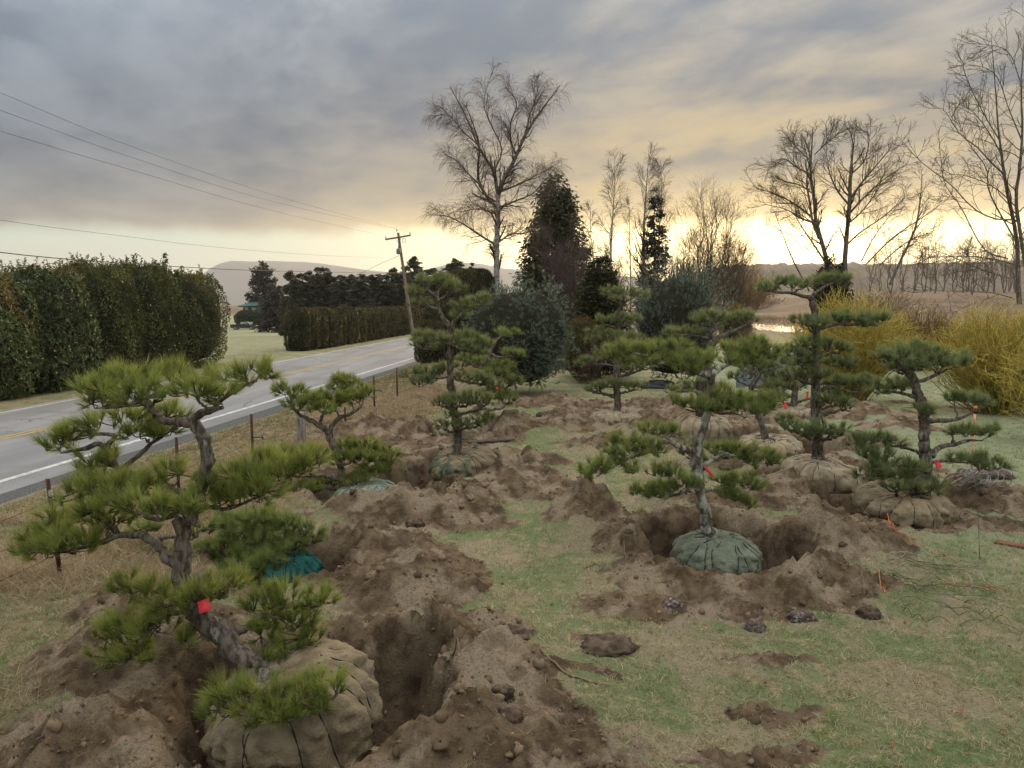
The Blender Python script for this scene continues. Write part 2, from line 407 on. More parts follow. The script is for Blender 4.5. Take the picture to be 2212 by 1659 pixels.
def H(x, y, full=False):
    x = np.asarray(x, float); y = np.asarray(y, float)
    z = base_h(x, y)
    near = (y > 1) & (y < 34) & (np.abs(x) < 20)
    soil = np.zeros_like(z); pit = np.zeros_like(z)
    if near.any():
        xn, yn = x[near], y[near]
        so, pi, de = masks(xn, yn)
        hz = np.zeros_like(xn)
        w = .22 * fbm(xn, yn, 1.3, 3, 91); w2 = .22 * fbm(xn, yn, 1.3, 3, 95)
        for cx, cy, a, b, h in HEAPS:
            q = ((xn + w - cx) / a) ** 2 + ((yn + w2 - cy) / b) ** 2
            hz = np.maximum(hz, 1.25 * h * np.exp(-q ** .8 * 1.25)) + .3 * np.minimum(hz, h * np.exp(-q * 1.15))
        # raised lip round each pit
        for cx, cy, r, d, i in PITS:
            q = np.hypot(xn + w - cx, yn + w2 - cy)
            hz = np.maximum(hz, .13 * np.exp(-((q - r * 1.22) / .28) ** 2))
        big = fbm(xn, yn, 2.6, 4, 12, .55); rid = .5 - np.abs(fbm(xn, yn, 5.5, 3, 23, .5)); fine = fbm(xn, yn, 9.0, 4, 44, .6)
        lump = np.clip(fbm(xn, yn, 13.0, 3, 66, .6) - .12, 0, 1)
        zz = z[near] + hz * (1 + .5 * big) + so * (.10 * big + .06 * (rid - .3) + .065 * fine + .12 * lump + .05 * np.clip(fbm(xn, yn, 24.0, 2, 166, .6) - .1, 0, 1)) + (1 - so) * .012 * fine
        zz = zz - de * 1.0 - pi * hz * .8
        for bb in BALLS.values():
            q = np.hypot(xn - bb['c'][0], (yn - bb['c'][1]) * np.where(yn < bb['c'][1], .72, 1))
            lim = bb['c'][2] - .12 + 1.5 * np.maximum(0, q - bb['r'] * 1.12)
            zz = np.minimum(zz, np.maximum(lim, zz - .5))
        z = z.copy(); z[near] = zz; soil[near] = so; pit[near] = pi
    return (z, soil, pit) if full else z
def Hs(x, y): return float(H(np.array([x]), np.array([y]))[0])

def axis(dense_a, dense_b, step, lo, hi, g=1.055):
    a = list(np.arange(dense_a, dense_b, step)); s = step; v = a[-1]
    while v < hi: s *= g; v += s; a.append(v)
    s = step; v = a[0]; pre = []
    while v > lo: s *= g; v -= s; pre.append(v)
    return np.array(pre[::-1] + a)
gx = axis(-6.2, 7.6, .055, -6500, 6500, 1.085)
gy = axis(3.6, 9.0, .046, -400, 8.99, 1.25)
gy = np.concatenate([gy, np.arange(gy[-1] + .068, 15, .068), np.arange(15, 26, .10)]); gy = np.concatenate([gy, axis(26.1, 26.3, .12, 26.0, 6600, 1.06)[1:]])
GXm, GYm = np.meshgrid(gx, gy)
zf, soilf, pitf = H(GXm.ravel(), GYm.ravel(), True)
gm = MB()
nx_, ny_ = len(gx), len(gy)
i = np.arange(ny_ - 1)[:, None] * nx_ + np.arange(nx_ - 1)[None]
gm.add(np.stack([GXm.ravel(), GYm.ravel(), zf], 1), np.stack([i, i + 1, i + nx_ + 1, i + nx_], -1).reshape(-1, 4))
X, Y = GXm.ravel(), GYm.ravel()
tt = X * RN[0] + Y * RN[1]
frost = sstep(2.5, 6.0, X - .10 * Y) * sstep(7.5, 11, Y) * (Y < 60) + .35 * sstep(18, 24, tt)
dryz = sstep(3.6, 5.0, tt) * sstep(9.6, 8.8, tt)
farfield = np.clip(sstep(55, 110, Y) * sstep(10, 22, X) + sstep(300, 500, Y), 0, 1)
red = np.stack([soilf, np.clip(frost, 0, 1), np.clip(dryz, 0, 1)], 1); gm.c[0] = red
ground = gm.build('ground', None, None, True)
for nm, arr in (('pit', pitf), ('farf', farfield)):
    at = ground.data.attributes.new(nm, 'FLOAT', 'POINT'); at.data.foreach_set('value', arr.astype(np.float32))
m, nt, b = new_mat('ground_soil_and_turf')
tc = nt.nodes.new('ShaderNodeTexCoord'); V = tc.outputs['Object']
at = nt.nodes.new('ShaderNodeAttribute'); at.attribute_name = 'tint'
sp = nt.nodes.new('ShaderNodeSeparateColor'); nt.links.new(at.outputs['Color'], sp.inputs[0])
aso, afr, ady = (NX(nt, sp.outputs[k]) for k in range(3))
apit = nt.nodes.new('ShaderNodeAttribute'); apit.attribute_name = 'pit'; apit = NX(nt, apit.outputs['Fac'])
afar = nt.nodes.new('ShaderNodeAttribute'); afar.attribute_name = 'farf'; afar = NX(nt, afar.outputs['Fac'])
nb = noise_node(nt, V, .9, 6, .6); nm_ = noise_node(nt, V, 4.5, 6, .65); nf = noise_node(nt, V, 38, 5, .7); nff = noise_node(nt, V, 120, 3, .6)
# turf: green, straw and thatch
turf = mixc(nt, nb.step(.44, .56), (.33, .285, .185), (.20, .245, .115))
turf = mixc(nt, nm_.step(.52, .68), turf, (.42, .35, .21))
turf = mixc(nt, nf.step(.50, .72), turf, (.085, .065, .042))
turf = mixc(nt, afr * nm_.step(.28, .55) * .80, turf, (.32, .37, .23))
turf = mixc(nt, ady * .8, turf, mixc(nt, nm_.step(.4, .62), (.34, .265, .165), (.18, .155, .085)))
turf = mixc(nt, afar, turf, mixc(nt, noise_node(nt, V, .05, 6, .6).step(.40, .62), (.105, .075, .055), (.17, .125, .085)))
# soil: dry crust, damp, pale dust
so1 = mixc(nt, nm_.step(.36, .64), (.092, .064, .040), (.225, .166, .105))
so1 = mixc(nt, noise_node(nt, V, 1.7, 6, .6).step(.48, .60), so1, mixc(nt, nf.step(.35, .65), (.24, .188, .126), (.41, .335, .24)))
so1 = mixc(nt, nf.step(.56, .74), so1, (.070, .048, .030))
so1 = mixc(nt, apit * .92, so1, mixc(nt, nm_.step(.4, .6), (.058, .038, .024), (.122, .084, .053)))  # damp soil in the pits, painted darker still to deepen their shade
fm = (aso + (nm_ - .5) * .55 + (nf - .5) * .35).step(.40, .58)
col = mixc(nt, fm, turf, so1)
nt.links.new(col, b.inputs['Base Color']); b.inputs['Roughness'].default_value = .95; b.inputs['Specular IOR Level'].default_value = .12
bn = nt.nodes.new('ShaderNodeBump'); bn.inputs['Strength'].default_value = 1.0; bn.inputs['Distance'].default_value = .055
nt.links.new((nf * .7 + nff * .35 + nm_ * .6).s, bn.inputs['Height']); nt.links.new(bn.outputs[0], b.inputs['Normal'])
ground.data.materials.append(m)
tag(ground, kind='structure')

# ------------------------------------------------------------------ road
m, nt, b = new_mat('asphalt')
tc = nt.nodes.new('ShaderNodeTexCoord'); V = tc.outputs['Object']
mp = nt.nodes.new('ShaderNodeMapping'); mp.inputs['Rotation'].default_value = (0, 0, R(6.3)); mp.inputs['Scale'].default_value = (1, .06, 1); nt.links.new(V, mp.inputs[0])
vo = nt.nodes.new('ShaderNodeTexVoronoi'); vo.feature = 'DISTANCE_TO_EDGE'; vo.inputs['Scale'].default_value = .32
wv = nt.nodes.new('ShaderNodeVectorMath'); wv.operation = 'ADD'; nz = nt.nodes.new('ShaderNodeTexNoise'); nz.inputs['Scale'].default_value = 1.6; nz.inputs['Detail'].default_value = 5
nt.links.new(V, nz.inputs['Vector']); nt.links.new(V, wv.inputs[0]); nt.links.new(nz.outputs['Color'], wv.inputs[1]); nt.links.new(wv.outputs[0], vo.inputs['Vector'])
crack = (NX(nt, vo.outputs['Distance']) * -1.0 + .012).step(0.0, .010) * noise_node(nt, V, .25, 3).step(.50, .60)
col = mixc(nt, noise_node(nt, mp.outputs[0], 1.5, 4).step(.35, .65), (.21, .216, .225), (.29, .297, .305))
col = mixc(nt, noise_node(nt, V, .35, 5).step(.5, .68), col, (.17, .174, .18))
col = mixc(nt, noise_node(nt, V, 60, 3, .7).step(.35, .75), mixc(nt, .45, col, (.13, .13, .135)), col)
col = mixc(nt, crack, col, (.03, .03, .03))
nt.links.new(col, b.inputs['Base Color']); b.inputs['Roughness'].default_value = .65; b.inputs['Specular IOR Level'].default_value = .4
bn = nt.nodes.new('ShaderNodeBump'); bn.inputs['Strength'].default_value = .35; bn.inputs['Distance'].default_value = .01; nt.links.new(noise_node(nt, V, 90, 3).s, bn.inputs['Height']); nt.links.new(bn.outputs[0], b.inputs['Normal'])
mat('shoulder', (.06, .06, .062), (.13, .128, .125), 22, .9, .7, 60)
mat('paint_white', (.62, .62, .60), (.40, .40, .39), 5, .7, .2, 60, c3=(.22, .22, .22), c3scale=14, c3lo=.60, c3hi=.66)
mat('paint_yellow', (.50, .36, .12), (.36, .26, .10), 5, .7, .2, 60, c3=(.20, .17, .11), c3scale=14, c3lo=.58, c3hi=.64)
def strip(name, t0, t1, z, m, s0=-40, s1=230, n=130, par=None, wob=0.0, thick=None):
    s = np.linspace(s0, s1, n); a = s[:, None] * RD + t0 * RN; bq = s[:, None] * RD + t1 * RN
    if wob: a = a + (wob * fbm(s, s * 0, .8, 3, 4))[:, None] * RN
    k = MB(); zz = np.full(n, z)
    v = np.concatenate([np.c_[a, zz], np.c_[bq, zz]]); i = np.arange(n - 1)
    k.add(v, np.stack([i, i + 1, i + n + 1, i + n], 1))
    o = k.build(name, m, par); return o
road = tag(strip('road', 9.95, 17.72, 0.0, 'asphalt'), kind='structure')
strip('shoulder', 9.15, 10.05, -.004, 'shoulder', n=700, par=road, wob=.45)
strip('edge_line', 10.58, 10.74, .005, 'paint_white', par=road)
strip('edge_line', 17.28, 17.40, .005, 'paint_white', par=road)
strip('centre_line', 13.88, 13.99, .005, 'paint_yellow', par=road)
strip('centre_line', 14.11, 14.22, .005, 'paint_yellow', par=road)

# ------------------------------------------------------------------ pond
pm = MB(); an = np.linspace(0, 2 * math.pi, 49)[:-1]
ring = np.c_[POND[0] + 14 * np.cos(an), POND[1] + 62 * np.sin(an), np.full(48, -.75)]
pm.add(ring, [list(range(48))])
m, nt, b = new_mat('water')
b.inputs['Base Color'].default_value = (.02, .025, .02, 1); b.inputs['Roughness'].default_value = .06
bn = nt.nodes.new('ShaderNodeBump'); bn.inputs['Strength'].default_value = .25; bn.inputs['Distance'].default_value = .05
tc = nt.nodes.new('ShaderNodeTexCoord'); nt.links.new(noise_node(nt, tc.outputs['Object'], 1.4, 3).s, bn.inputs['Height']); nt.links.new(bn.outputs[0], b.inputs['Normal'])
tag(pm.build('pond_water', m), kind='structure')

# ------------------------------------------------------------------ far hills
mat('far_hill', (.070, .062, .050), (.12, .10, .075), .004, 1, 0, coord='Object')
mat('far_wood', (.075, .055, .032), (.13, .095, .055), .02, 1, 0)
def hill(name, prof, Y, depth, m, jag=0, nn=300, seed=1):
    """a long ridge whose crest is seen at the given columns and rows"""
    xs = np.linspace(prof[0][0], prof[-1][0], nn); ys = np.interp(xs, [p[0] for p in prof], [p[1] for p in prof])
    top = np.array([P(a, b_, Y) for a, b_ in zip(xs, ys)])
    z = top[:, 2] + jag * (np.abs(fbm(top[:, 0], top[:, 0] * 0, .06, 4, seed)) * 2 + .8 * np.abs(vnoise(top[:, 0] * .14, top[:, 0] * 0, seed + 3)))
    rows = []
    for f, dyy in ((-.02, -1.0), (.35, -.62), (.72, -.3), (.92, -.1), (1, 0), (.9, .35), (.4, .8), (-.02, 1.2)):
        w = depth * .12 * fbm(top[:, 0], top[:, 0] * 0 + dyy * 1000, 3.0 / depth, 4, seed + 9) * (1 if -1 < dyy < 0 else 0)
        rows.append(np.c_[top[:, 0] * (1 + dyy * depth / Y * .5), top[:, 1] + dyy * depth + w, np.maximum(z * f, -3 if f > 0 else -8)])
    k = MB(); n = nn; v = np.concatenate(rows); F = []
    for r in range(len(rows) - 1):
        i = np.arange(n - 1) + r * n; F.append(np.stack([i, i + 1, i + n + 1, i + n], 1))
    k.add(v, np.concatenate(F))
    return tag(k.build(name, m, None, True), kind='structure')
hill('mountain', [(380, 615), (430, 604), (450, 582), (475, 569), (500, 563), (545, 565), (580, 563), (620, 565), (660, 566), (700, 570), (740, 576), (790, 583), (840, 588), (900, 586), (940, 578), (970, 570), (1000, 567), (1040, 570), (1090, 580), (1140, 584), (1250, 590), (1400, 600)], 4800, 900, 'far_hill', 0, 300, 3)
hill('wooded_ridge', [(1250, 652), (1380, 622), (1480, 596), (1560, 579), (1640, 574), (1740, 572), (1900, 572), (2050, 570), (2200, 566), (2450, 560), (2900, 566)], 1200, 300, 'far_wood', 3, 900, 5)

# ------------------------------------------------------------------ haze: even pale air round the whole place
m = bpy.data.materials.new('haze_air'); m.use_nodes = True; nt = m.node_tree; nt.nodes.clear()
o_ = nt.nodes.new('ShaderNodeOutputMaterial'); pv = nt.nodes.new('ShaderNodeVolumePrincipled'); pv.inputs['Color'].default_value = (.88, .92, 1.0, 1); pv.inputs['Density'].default_value = .00015; pv.inputs['Anisotropy'].default_value = .35
nt.links.new(pv.outputs[0], o_.inputs['Volume'])
hb = MB(); hb.box((0, 3200, 142), (14600, 7900, 320)); hz_o = hb.build('haze', m); tag(hz_o, 'thin evening haze filling the air over the fields', 'haze', None, 'stuff'); hz_o.display_type = 'WIRE'

# ------------------------------------------------------------------ burlap root balls
mat('burlap_tan', (.20, .158, .100), (.30, .245, .165), 7, .95, 1.0, 46, spec=.08, c3=(.30, .25, .175), c3scale=4, c3lo=.55, c3hi=.75, bdist=.022)
mat('burlap_beige', (.29, .24, .165), (.40, .34, .24), 7, .95, 1.0, 46, spec=.08, c3=(.22, .175, .11), c3scale=3, c3lo=.55, c3hi=.7, bdist=.022)
mat('burlap_green', (.140, .168, .122), (.21, .238, .178), 7, .95, 1.0, 46, spec=.08, c3=(.15, .145, .10), c3scale=3.5, c3lo=.55, c3hi=.75, bdist=.022)
mat('burlap_pale', (.20, .26, .20), (.33, .38, .30), 9, .95, .5, 230, spec=.08, c3=(.22, .20, .13), c3scale=5, bdist=.022)
mat('burlap_teal', (.010, .070, .062), (.024, .120, .100), 7, .9, .5, 230, spec=.1, bdist=.022)
mat('burlap_patch', (.20, .165, .10), (.28, .23, .15), 7, .95, 1.0, 46, spec=.08, c3=(.10, .125, .085), c3scale=1.9, c3lo=.53, c3hi=.57, bdist=.022)
def root_ball(par, c, r, h, m, tilt=(0, 0), npl=17, seed=0, neck=None, net=False):
    g = np.random.default_rng(seed + 100)
    NU, NV = (190, 46) if c[1] < 11 else (120, 30)
    th = np.linspace(0, 2 * math.pi, NU, endpoint=False)
    ra = (np.arange(npl) + g.uniform(-.46, .46, npl)) * 2 * math.pi / npl; pdp = g.uniform(.35, 1.5, npl)
    lean = g.uniform(-.22, .22, npl)
    ph = np.linspace(-.5 * math.pi, .5 * math.pi, NV)
    cp, spn = np.cos(ph), np.sin(ph)
    rr = np.sign(cp) * np.abs(cp) ** .46 * r; zz = np.sign(spn) * np.abs(spn) ** .80 * h / 2
    Vv = np.zeros((NV, NU, 3)); up01 = (ph + math.pi / 2) / math.pi
    dmin = np.full((NV, NU), 9.0); gro = np.zeros((NV, NU))
    for a, l, pw_ in zip(ra, lean, pdp):
        d = np.abs((th[None] - (a + l * np.sin(ph)[:, None]) + math.pi) % (2 * math.pi) - math.pi)
        dmin = np.minimum(dmin, d); gro = np.maximum(gro, pw_ * np.exp(-d / .05))
    pleat = 1 - .075 * gro + .035 * np.sin(np.clip(dmin / (math.pi / npl), 0, 1) * math.pi / 2)
    wr = fbm(np.cos(th)[None] * 3 + 0 * ph[:, None] + seed, np.sin(th)[None] * 3 + ph[:, None] * 2.2, 1.3, 4, seed) * .11
    dia = fbm(th[None] * 9 + ph[:, None] * 7, ph[:, None] * 2.4 - th[None] * 1.5, 1.0, 3, seed + 7) * .075 * np.clip(dmin / .15, 0, 1) * np.sin(np.clip(th[None] * 0 + up01[:, None], 0, 1) * math.pi)
    fold = dia + .02 * np.sin(th[None] * 31 + 6 * np.sin(th * 5)[None] + ph[:, None] * 5) * sstep(.55, .9, up01)[:, None]
    k = pleat + wr * .6 + fold + .022 * fbm(th[None] * 16 + ph[:, None] * 5, ph[:, None] * 9 - th[None] * 4, 1.0, 2, seed + 17)
    Vv[..., 0] = rr[:, None] * k * np.cos(th); Vv[..., 1] = rr[:, None] * k * np.sin(th)
    top = sstep(.72, .95, up01)
    Vv[..., 2] = zz[:, None] * (1 + .5 * wr) + (top * .11)[:, None] * fbm(np.cos(th)[None] * (1 - up01)[:, None] * 9, np.sin(th)[None] * (1 - up01)[:, None] * 9, .8, 4, seed + 5) * (h / .6)
    rot = np.array(Matrix.Rotation(tilt[0], 3, 'X') @ Matrix.Rotation(tilt[1], 3, 'Y'))
    W = Vv.reshape(-1, 3) @ rot.T + c
    i = np.arange(NV - 1)[:, None] * NU; j = np.arange(NU)[None]; j2 = (j + 1) % NU
    mb = MB(); mb.add(W, np.stack([i + j, i + j2, i + NU + j2, i + NU + j], -1).reshape(-1, 4))
    ball = mb.build('root_ball', m, par, True)
    rp = MB()
    Vr = W.reshape(NV, NU, 3); ctr = np.asarray(c)
    for a, l in zip(ra, lean):
        q = np.linspace(-.44 * math.pi, (.47 if net else .43) * math.pi, 22)
        aa = a + l * np.sin(q) + g.uniform(-.45, .45) * sstep(.36, .47, q / math.pi)
        fi = (q + math.pi / 2) / math.pi * (NV - 1); fj = (aa / (2 * math.pi) * NU) % NU; i0 = np.clip(fi.astype(int), 0, NV - 2); f = (fi - i0)[:, None]; j0 = np.round(fj).astype(int) % NU
        L = Vr[i0, j0] * (1 - f) + Vr[i0 + 1, j0] * f; L = L + unit(L - ctr) * .005
        L[1:-1] = (L[:-2] + L[1:-1] * 2 + L[2:]) / 4
        rp.tubes(L, np.full(22, .0065 if c[1] < 11 else .005), 4)
    if True:
        for q in range(0):
            aa = np.linspace(0, 2 * math.pi, npl * 2 + 1); rad = np.where(np.arange(npl * 2 + 1) % 2 == 0, .80 - .3 * q, .62 - .28 * q) * r
            rad[-1] = rad[0]
            L = np.c_[rad * np.cos(aa), rad * np.sin(aa), h * .43 + .075 * (1 - rad / r) + g.normal(0, .006, len(aa))] @ rot.T + c
            rp.tubes(L, np.full(len(aa), .006), 5)
        for q in range(5):
            a0, a1 = g.uniform(0, 6.28, 2); L = np.linspace(0, 1, 14)[:, None]
            p0 = np.array([.5 * r * math.cos(a0), .5 * r * math.sin(a0), h * .47]); p1 = np.array([.45 * r * math.cos(a1), .45 * r * math.sin(a1), h * .47])
            l = p0 + (p1 - p0) * L + g.normal(0, .012, (14, 3)) + np.array([0, 0, .05]) * np.sin(L * math.pi) * g.uniform(.2, 1.2)
            rp.tubes(l @ rot.T + c, np.full(14, .0055), 5)
    rp.build('rope', 'rope', ball)
    return ball

# ------------------------------------------------------------------ cloud-pruned pines
def Z(ox, oy, w):                                   # picture window -> picture coordinates
    k = w / 2212 * 2212 / 4032
    return lambda x, y: (ox * .5486 + x * k, oy * .5486 + y * k)
Z1, Z2, Z3, Z4, Z5 = Z(0, 1300, 1400), Z(0, 2000, 1600), Z(1300, 1000, 1200), Z(2100, 1000, 1200), Z(2900, 1000, 1132)
Y2, Y3, Y4 = Z(2300, 1400, 900), Z(3000, 1450, 1032), Z(2200, 1900, 1200)
Z9 = Z(900, 1400, 800 * 2212 / 1269); ZA = Z(2600, 1100, 900 * 2212 / 1269)
def kz(z): a, b = z(0, 0), z(100, 0); return (b[0] - a[0]) / 100
PAL = {'bright': ((.095, .145, .030), (.30, .37, .085), (.47, .49, .15)),
       'mid': ((.088, .138, .040), (.26, .335, .095), (.40, .43, .15)),
       'blue': ((.085, .135, .056), (.235, .315, .130), (.36, .40, .18)),
       'grey': ((.090, .135, .056), (.25, .315, .125), (.40, .42, .19))}
def needles(mb, C, A, pal, g, nl=.10, nn=64, wid=.0026, dens=1.0, tone=None):
    """tufts of paired needles at C along axes A"""
    n = len(C); K = max(14, int(nn * dens))
    lo, hi, tip = (np.array(q) for q in PAL[pal])
    A = unit(A)
    r = g.normal(size=(n, K, 3)); pr = r - A[:, None] * (r * A[:, None]).sum(2, keepdims=True); pr = unit(pr)
    ang = np.abs(g.normal(0, .34, (n, K))) + .16; ang = np.clip(ang, 0, 1.25)
    D = A[:, None] * np.cos(ang)[..., None] + pr * np.sin(ang)[..., None]
    D[..., 2] += .05
    st = g.uniform(-.045, .02, (n, K))
    B = C[:, None] + A[:, None] * st[..., None] + pr * .006
    Ln = nl * 1.34 * g.uniform(.7, 1.12, (n, K)) * g.uniform(.8, 1.2, (n, 1))
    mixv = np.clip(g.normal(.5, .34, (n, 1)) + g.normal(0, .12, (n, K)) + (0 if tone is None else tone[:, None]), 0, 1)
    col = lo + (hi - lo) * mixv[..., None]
    yel = (g.random((n, 1)) < .16) * g.uniform(.2, .9, (n, 1)); tc_ = col * 1.1 + (tip - col) * (.42 + .5 * yel)[..., None]
    brown = g.random((n, K)) < .03
    col = np.where(brown[..., None], (.16, .10, .04), col); tc_ = np.where(brown[..., None], (.20, .13, .05), tc_)
    mb.blades(B.reshape(-1, 3), D.reshape(-1, 3), Ln.ravel(), wid, col.reshape(-1, 3) * .85, tc_.reshape(-1, 3))
    mb.blades(C, A + g.normal(0, .1, A.shape), .045, wid * 3.2, np.tile((.34, .27, .18), (n, 1)), np.tile((.62, .55, .42), (n, 1)))

def pine(name, label, ball, m_ball, trunk, pads, limbs=(), pal='mid', tilt=(0, 0), bark='bark', seed=1, nl=.10, dens=1.0, tuft=.155, wid=None, Yb=None, npl=17, ballz=None):
    """trunk/limbs: lists of (column, row, width in px[, depth shift]); pads: (column, row, half-width, half-height, depth shift)"""
    g = np.random.default_rng(seed)
    b = BALLS[ball]; c = b['c']; Yb = Yb or c[1]
    if wid is None: wid = .0024 + .00026 * Yb
    root = empty('pine_tree', (c[0], c[1], c[2] - b['h'] / 2))
    tag(root, label, 'pine tree', 'dug-out cloud-pruned pines')
    root_ball(root, c, b['r'], b['h'], m_ball, tilt, seed=seed, npl=npl, net=ball in 'IGHK')
    def line(pts, nmin=12):
        q = np.array([P(p[0], p[1], Yb + (p[3] if len(p) > 3 else 0)) for p in pts])
        k = np.array([p[2] for p in pts]) * .5 * Yb / FPX
        n = max(nmin, len(pts) * 6); L, w = smooth_line(q, n, k)
        L = L + (fbm(np.arange(n) * .5, np.full(n, seed * 3.1), .6, 3, seed)[:, None] * np.array([1, .8, .3])) * w[:, None] * .7
        return L, w
    skel = []
    for i, ln in enumerate([trunk] + list(limbs)):
        L, w = line(ln)
        if i == 0: L[0] = L[0] - np.array([0, 0, .06]); w[0:2] *= 1.12
        mb = MB(); lum = 1.0
        n, sd = len(L), 14 if Yb < 12 else 9
        mb.tubes(L, w, sd, (lum, lum, lum))
        V = mb.v[0]; nn_ = fbm(V[:, 0] * 1.0 + V[:, 1] * .7, V[:, 2] * .5, 26, 3, seed + i)      # ridged bark
        cen = np.repeat(L, sd, 0); mb.v[0] = cen + (V - cen) * (1 + .42 * nn_)[:, None]
        mb.build('trunk' if i == 0 else 'branch', bark, root, True)
        skel.append((L, w))
    SP = np.concatenate([s[0] for s in skel]); SW = np.concatenate([s[1] for s in skel])
    for pi, pd in enumerate(pads):
        px, py, rxp, ryp = pd[:4]; dyp = pd[4] if len(pd) > 4 else 0.0
        cc = P(px, py, Yb + dyp); k = (Yb + dyp) / FPX
        rx = rxp * k * 1.10; ryp = ryp * 1.06; dep = max(.14, min(.75 * rx, .62)); sinp = (CAMZ - cc[2]) / np.linalg.norm(cc - [0, 0, CAMZ])
        rz = math.sqrt(max((ryp * k) ** 2 - (.55 * dep * sinp) ** 2, (.42 * ryp * k) ** 2))
        area = math.pi * rx * dep
        nt_ = int(np.clip(area / (tuft * .70) ** 2 * 1.75 + 6, 7, 150))
        # tufts over the dome of the pad
        u = g.random(nt_) ** .55; a = g.uniform(0, 2 * math.pi, nt_)
        hx, hy = u * np.cos(a), u * np.sin(a)
        ht = np.sqrt(np.clip(1 - u ** 2, 0, 1)); lay = g.choice([1.0, .5, -.05], nt_, p=[.58, .30, .12])
        C = cc + np.c_[hx * rx, hy * dep, (ht * lay - .18) * rz * .9 - .25 * rz] + g.normal(0, .02, (nt_, 3))
        A = np.c_[hx * .75, hy * .75, .55 + .5 * ht] + g.normal(0, .26, (nt_, 3)); A[:, 2] = np.where(lay < 0, A[:, 2] * .25, A[:, 2])
        C[:, 2] = np.maximum(C[:, 2], H(C[:, 0], C[:, 1]) + .03)
        # the branch that carries the pad
        foot = cc - np.array([0, 0, rz * .75])
        dd = SP - foot; hd = np.hypot(dd[:, 0], dd[:, 1])
        cost = np.linalg.norm(dd, axis=1) + 1.2 * np.maximum(0, dd[:, 2] + .18 * hd)
        q = int(np.argmin(cost)); p0 = SP[q]; d = np.linalg.norm(foot - p0)
        bm = MB(); w0 = min(SW[q] * .62, .012 + .032 * d + .010 * rx / .3); nb = 10
        t = np.linspace(0, 1, nb)[:, None]
        mid = p0 * .5 + foot * .5 + np.array([0, 0, -.10 * d]) + g.normal(0, .10 * d + .005, 3)
        br = (1 - t) ** 2 * p0 + 2 * t * (1 - t) * mid + t ** 2 * foot
        br[1:] += g.normal(0, .012, (nb - 1, 3)); wb = np.linspace(w0, w0 * .55, nb)
        if d > .10: bm.tubes(br, wb, 7)
        ns = int(np.clip(nt_ / 4.5, 3, 22)); idx = g.choice(nt_, ns, replace=False)
        nodes = cc + (C[idx] - cc) * g.uniform(.55, .82, (ns, 1)) - np.array([0, 0, rz * .45])
        t6 = np.linspace(0, 1, 6)[None, :, None]
        st_ = np.repeat(foot[None], ns, 0) * .75 + br[g.integers(nb // 2, nb, ns)] * .25
        md = (st_ + nodes) / 2 + g.normal(0, .03, (ns, 3)) - np.array([0, 0, .02])
        S2 = (1 - t6) ** 2 * st_[:, None] + 2 * t6 * (1 - t6) * md[:, None] + t6 ** 2 * nodes[:, None]
        bm.tubes(S2, np.linspace(w0 * .5, max(.005, w0 * .24), 6)[None].repeat(ns, 0), 4)
        near = np.argmin(((C[:, None] - nodes[None]) ** 2).sum(2), 1)
        t4 = np.linspace(0, 1, 4)[None, :, None]; n0 = nodes[near]
        md = (n0 + C) / 2 - A * .02
        S3 = (1 - t4) ** 2 * n0[:, None] + 2 * t4 * (1 - t4) * md[:, None] + t4 ** 2 * C[:, None]
        bm.tubes(S3, np.linspace(.0075, .0045, 4)[None].repeat(nt_, 0), 3, np.tile((.8, .7, .62), (nt_, 1)))
        brn = bm.build('branch', bark, root, True)
        fm = MB()
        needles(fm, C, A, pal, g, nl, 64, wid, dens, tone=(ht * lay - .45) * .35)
        fm.build('foliage_pad', 'needle', root)
    return root

def flag(px, py, Y, w, h, rot, label, pole=True):
    """strip of red tape; w, h in px"""
    c = P(px, py, Y); k = Y / FPX; n = 9
    t = np.linspace(0, 1, n); L = h * k; W = w * k
    x = np.sin(t * 2.6) * .12 * L; yv = np.cos(t * 3.1) * .18 * L
    cr, sr = math.cos(rot), math.sin(rot)
    mid = np.c_[sr * t * L + x * .3, yv, -cr * t * L]
    side = np.array([cr, .25, sr]) * W * .5
    th = np.array([0, .0015, 0])
    v = np.concatenate([mid - side - th, mid + side - th, mid - side + th, mid + side + th]) + c
    i = np.arange(n - 1)
    F = np.concatenate([np.stack([i, i + n, i + n + 1, i + 1], 1), np.stack([i + 2 * n, i + 2 * n + 1, i + 3 * n + 1, i + 3 * n], 1),
                        np.stack([i, i + 1, i + 2 * n + 1, i + 2 * n], 1), np.stack([i + n, i + 3 * n, i + 3 * n + 1, i + n + 1], 1)])
    m = MB(); m.add(v, F)
    return tag(m.build('flagging_tape', 'tape', None, True), label, 'flagging tape', 'red flagging tapes on the pines')
def padlist(z, L):
    k = kz(z); return [(*z(p[0], p[1]), p[2] * k, p[3] * k, *(p[4:] or (0,))) for p in L]
def limb(z, L):
    k = kz(z); return [(*z(p[0], p[1]), p[2] * k, *(p[3:] or (0,))) for p in L]

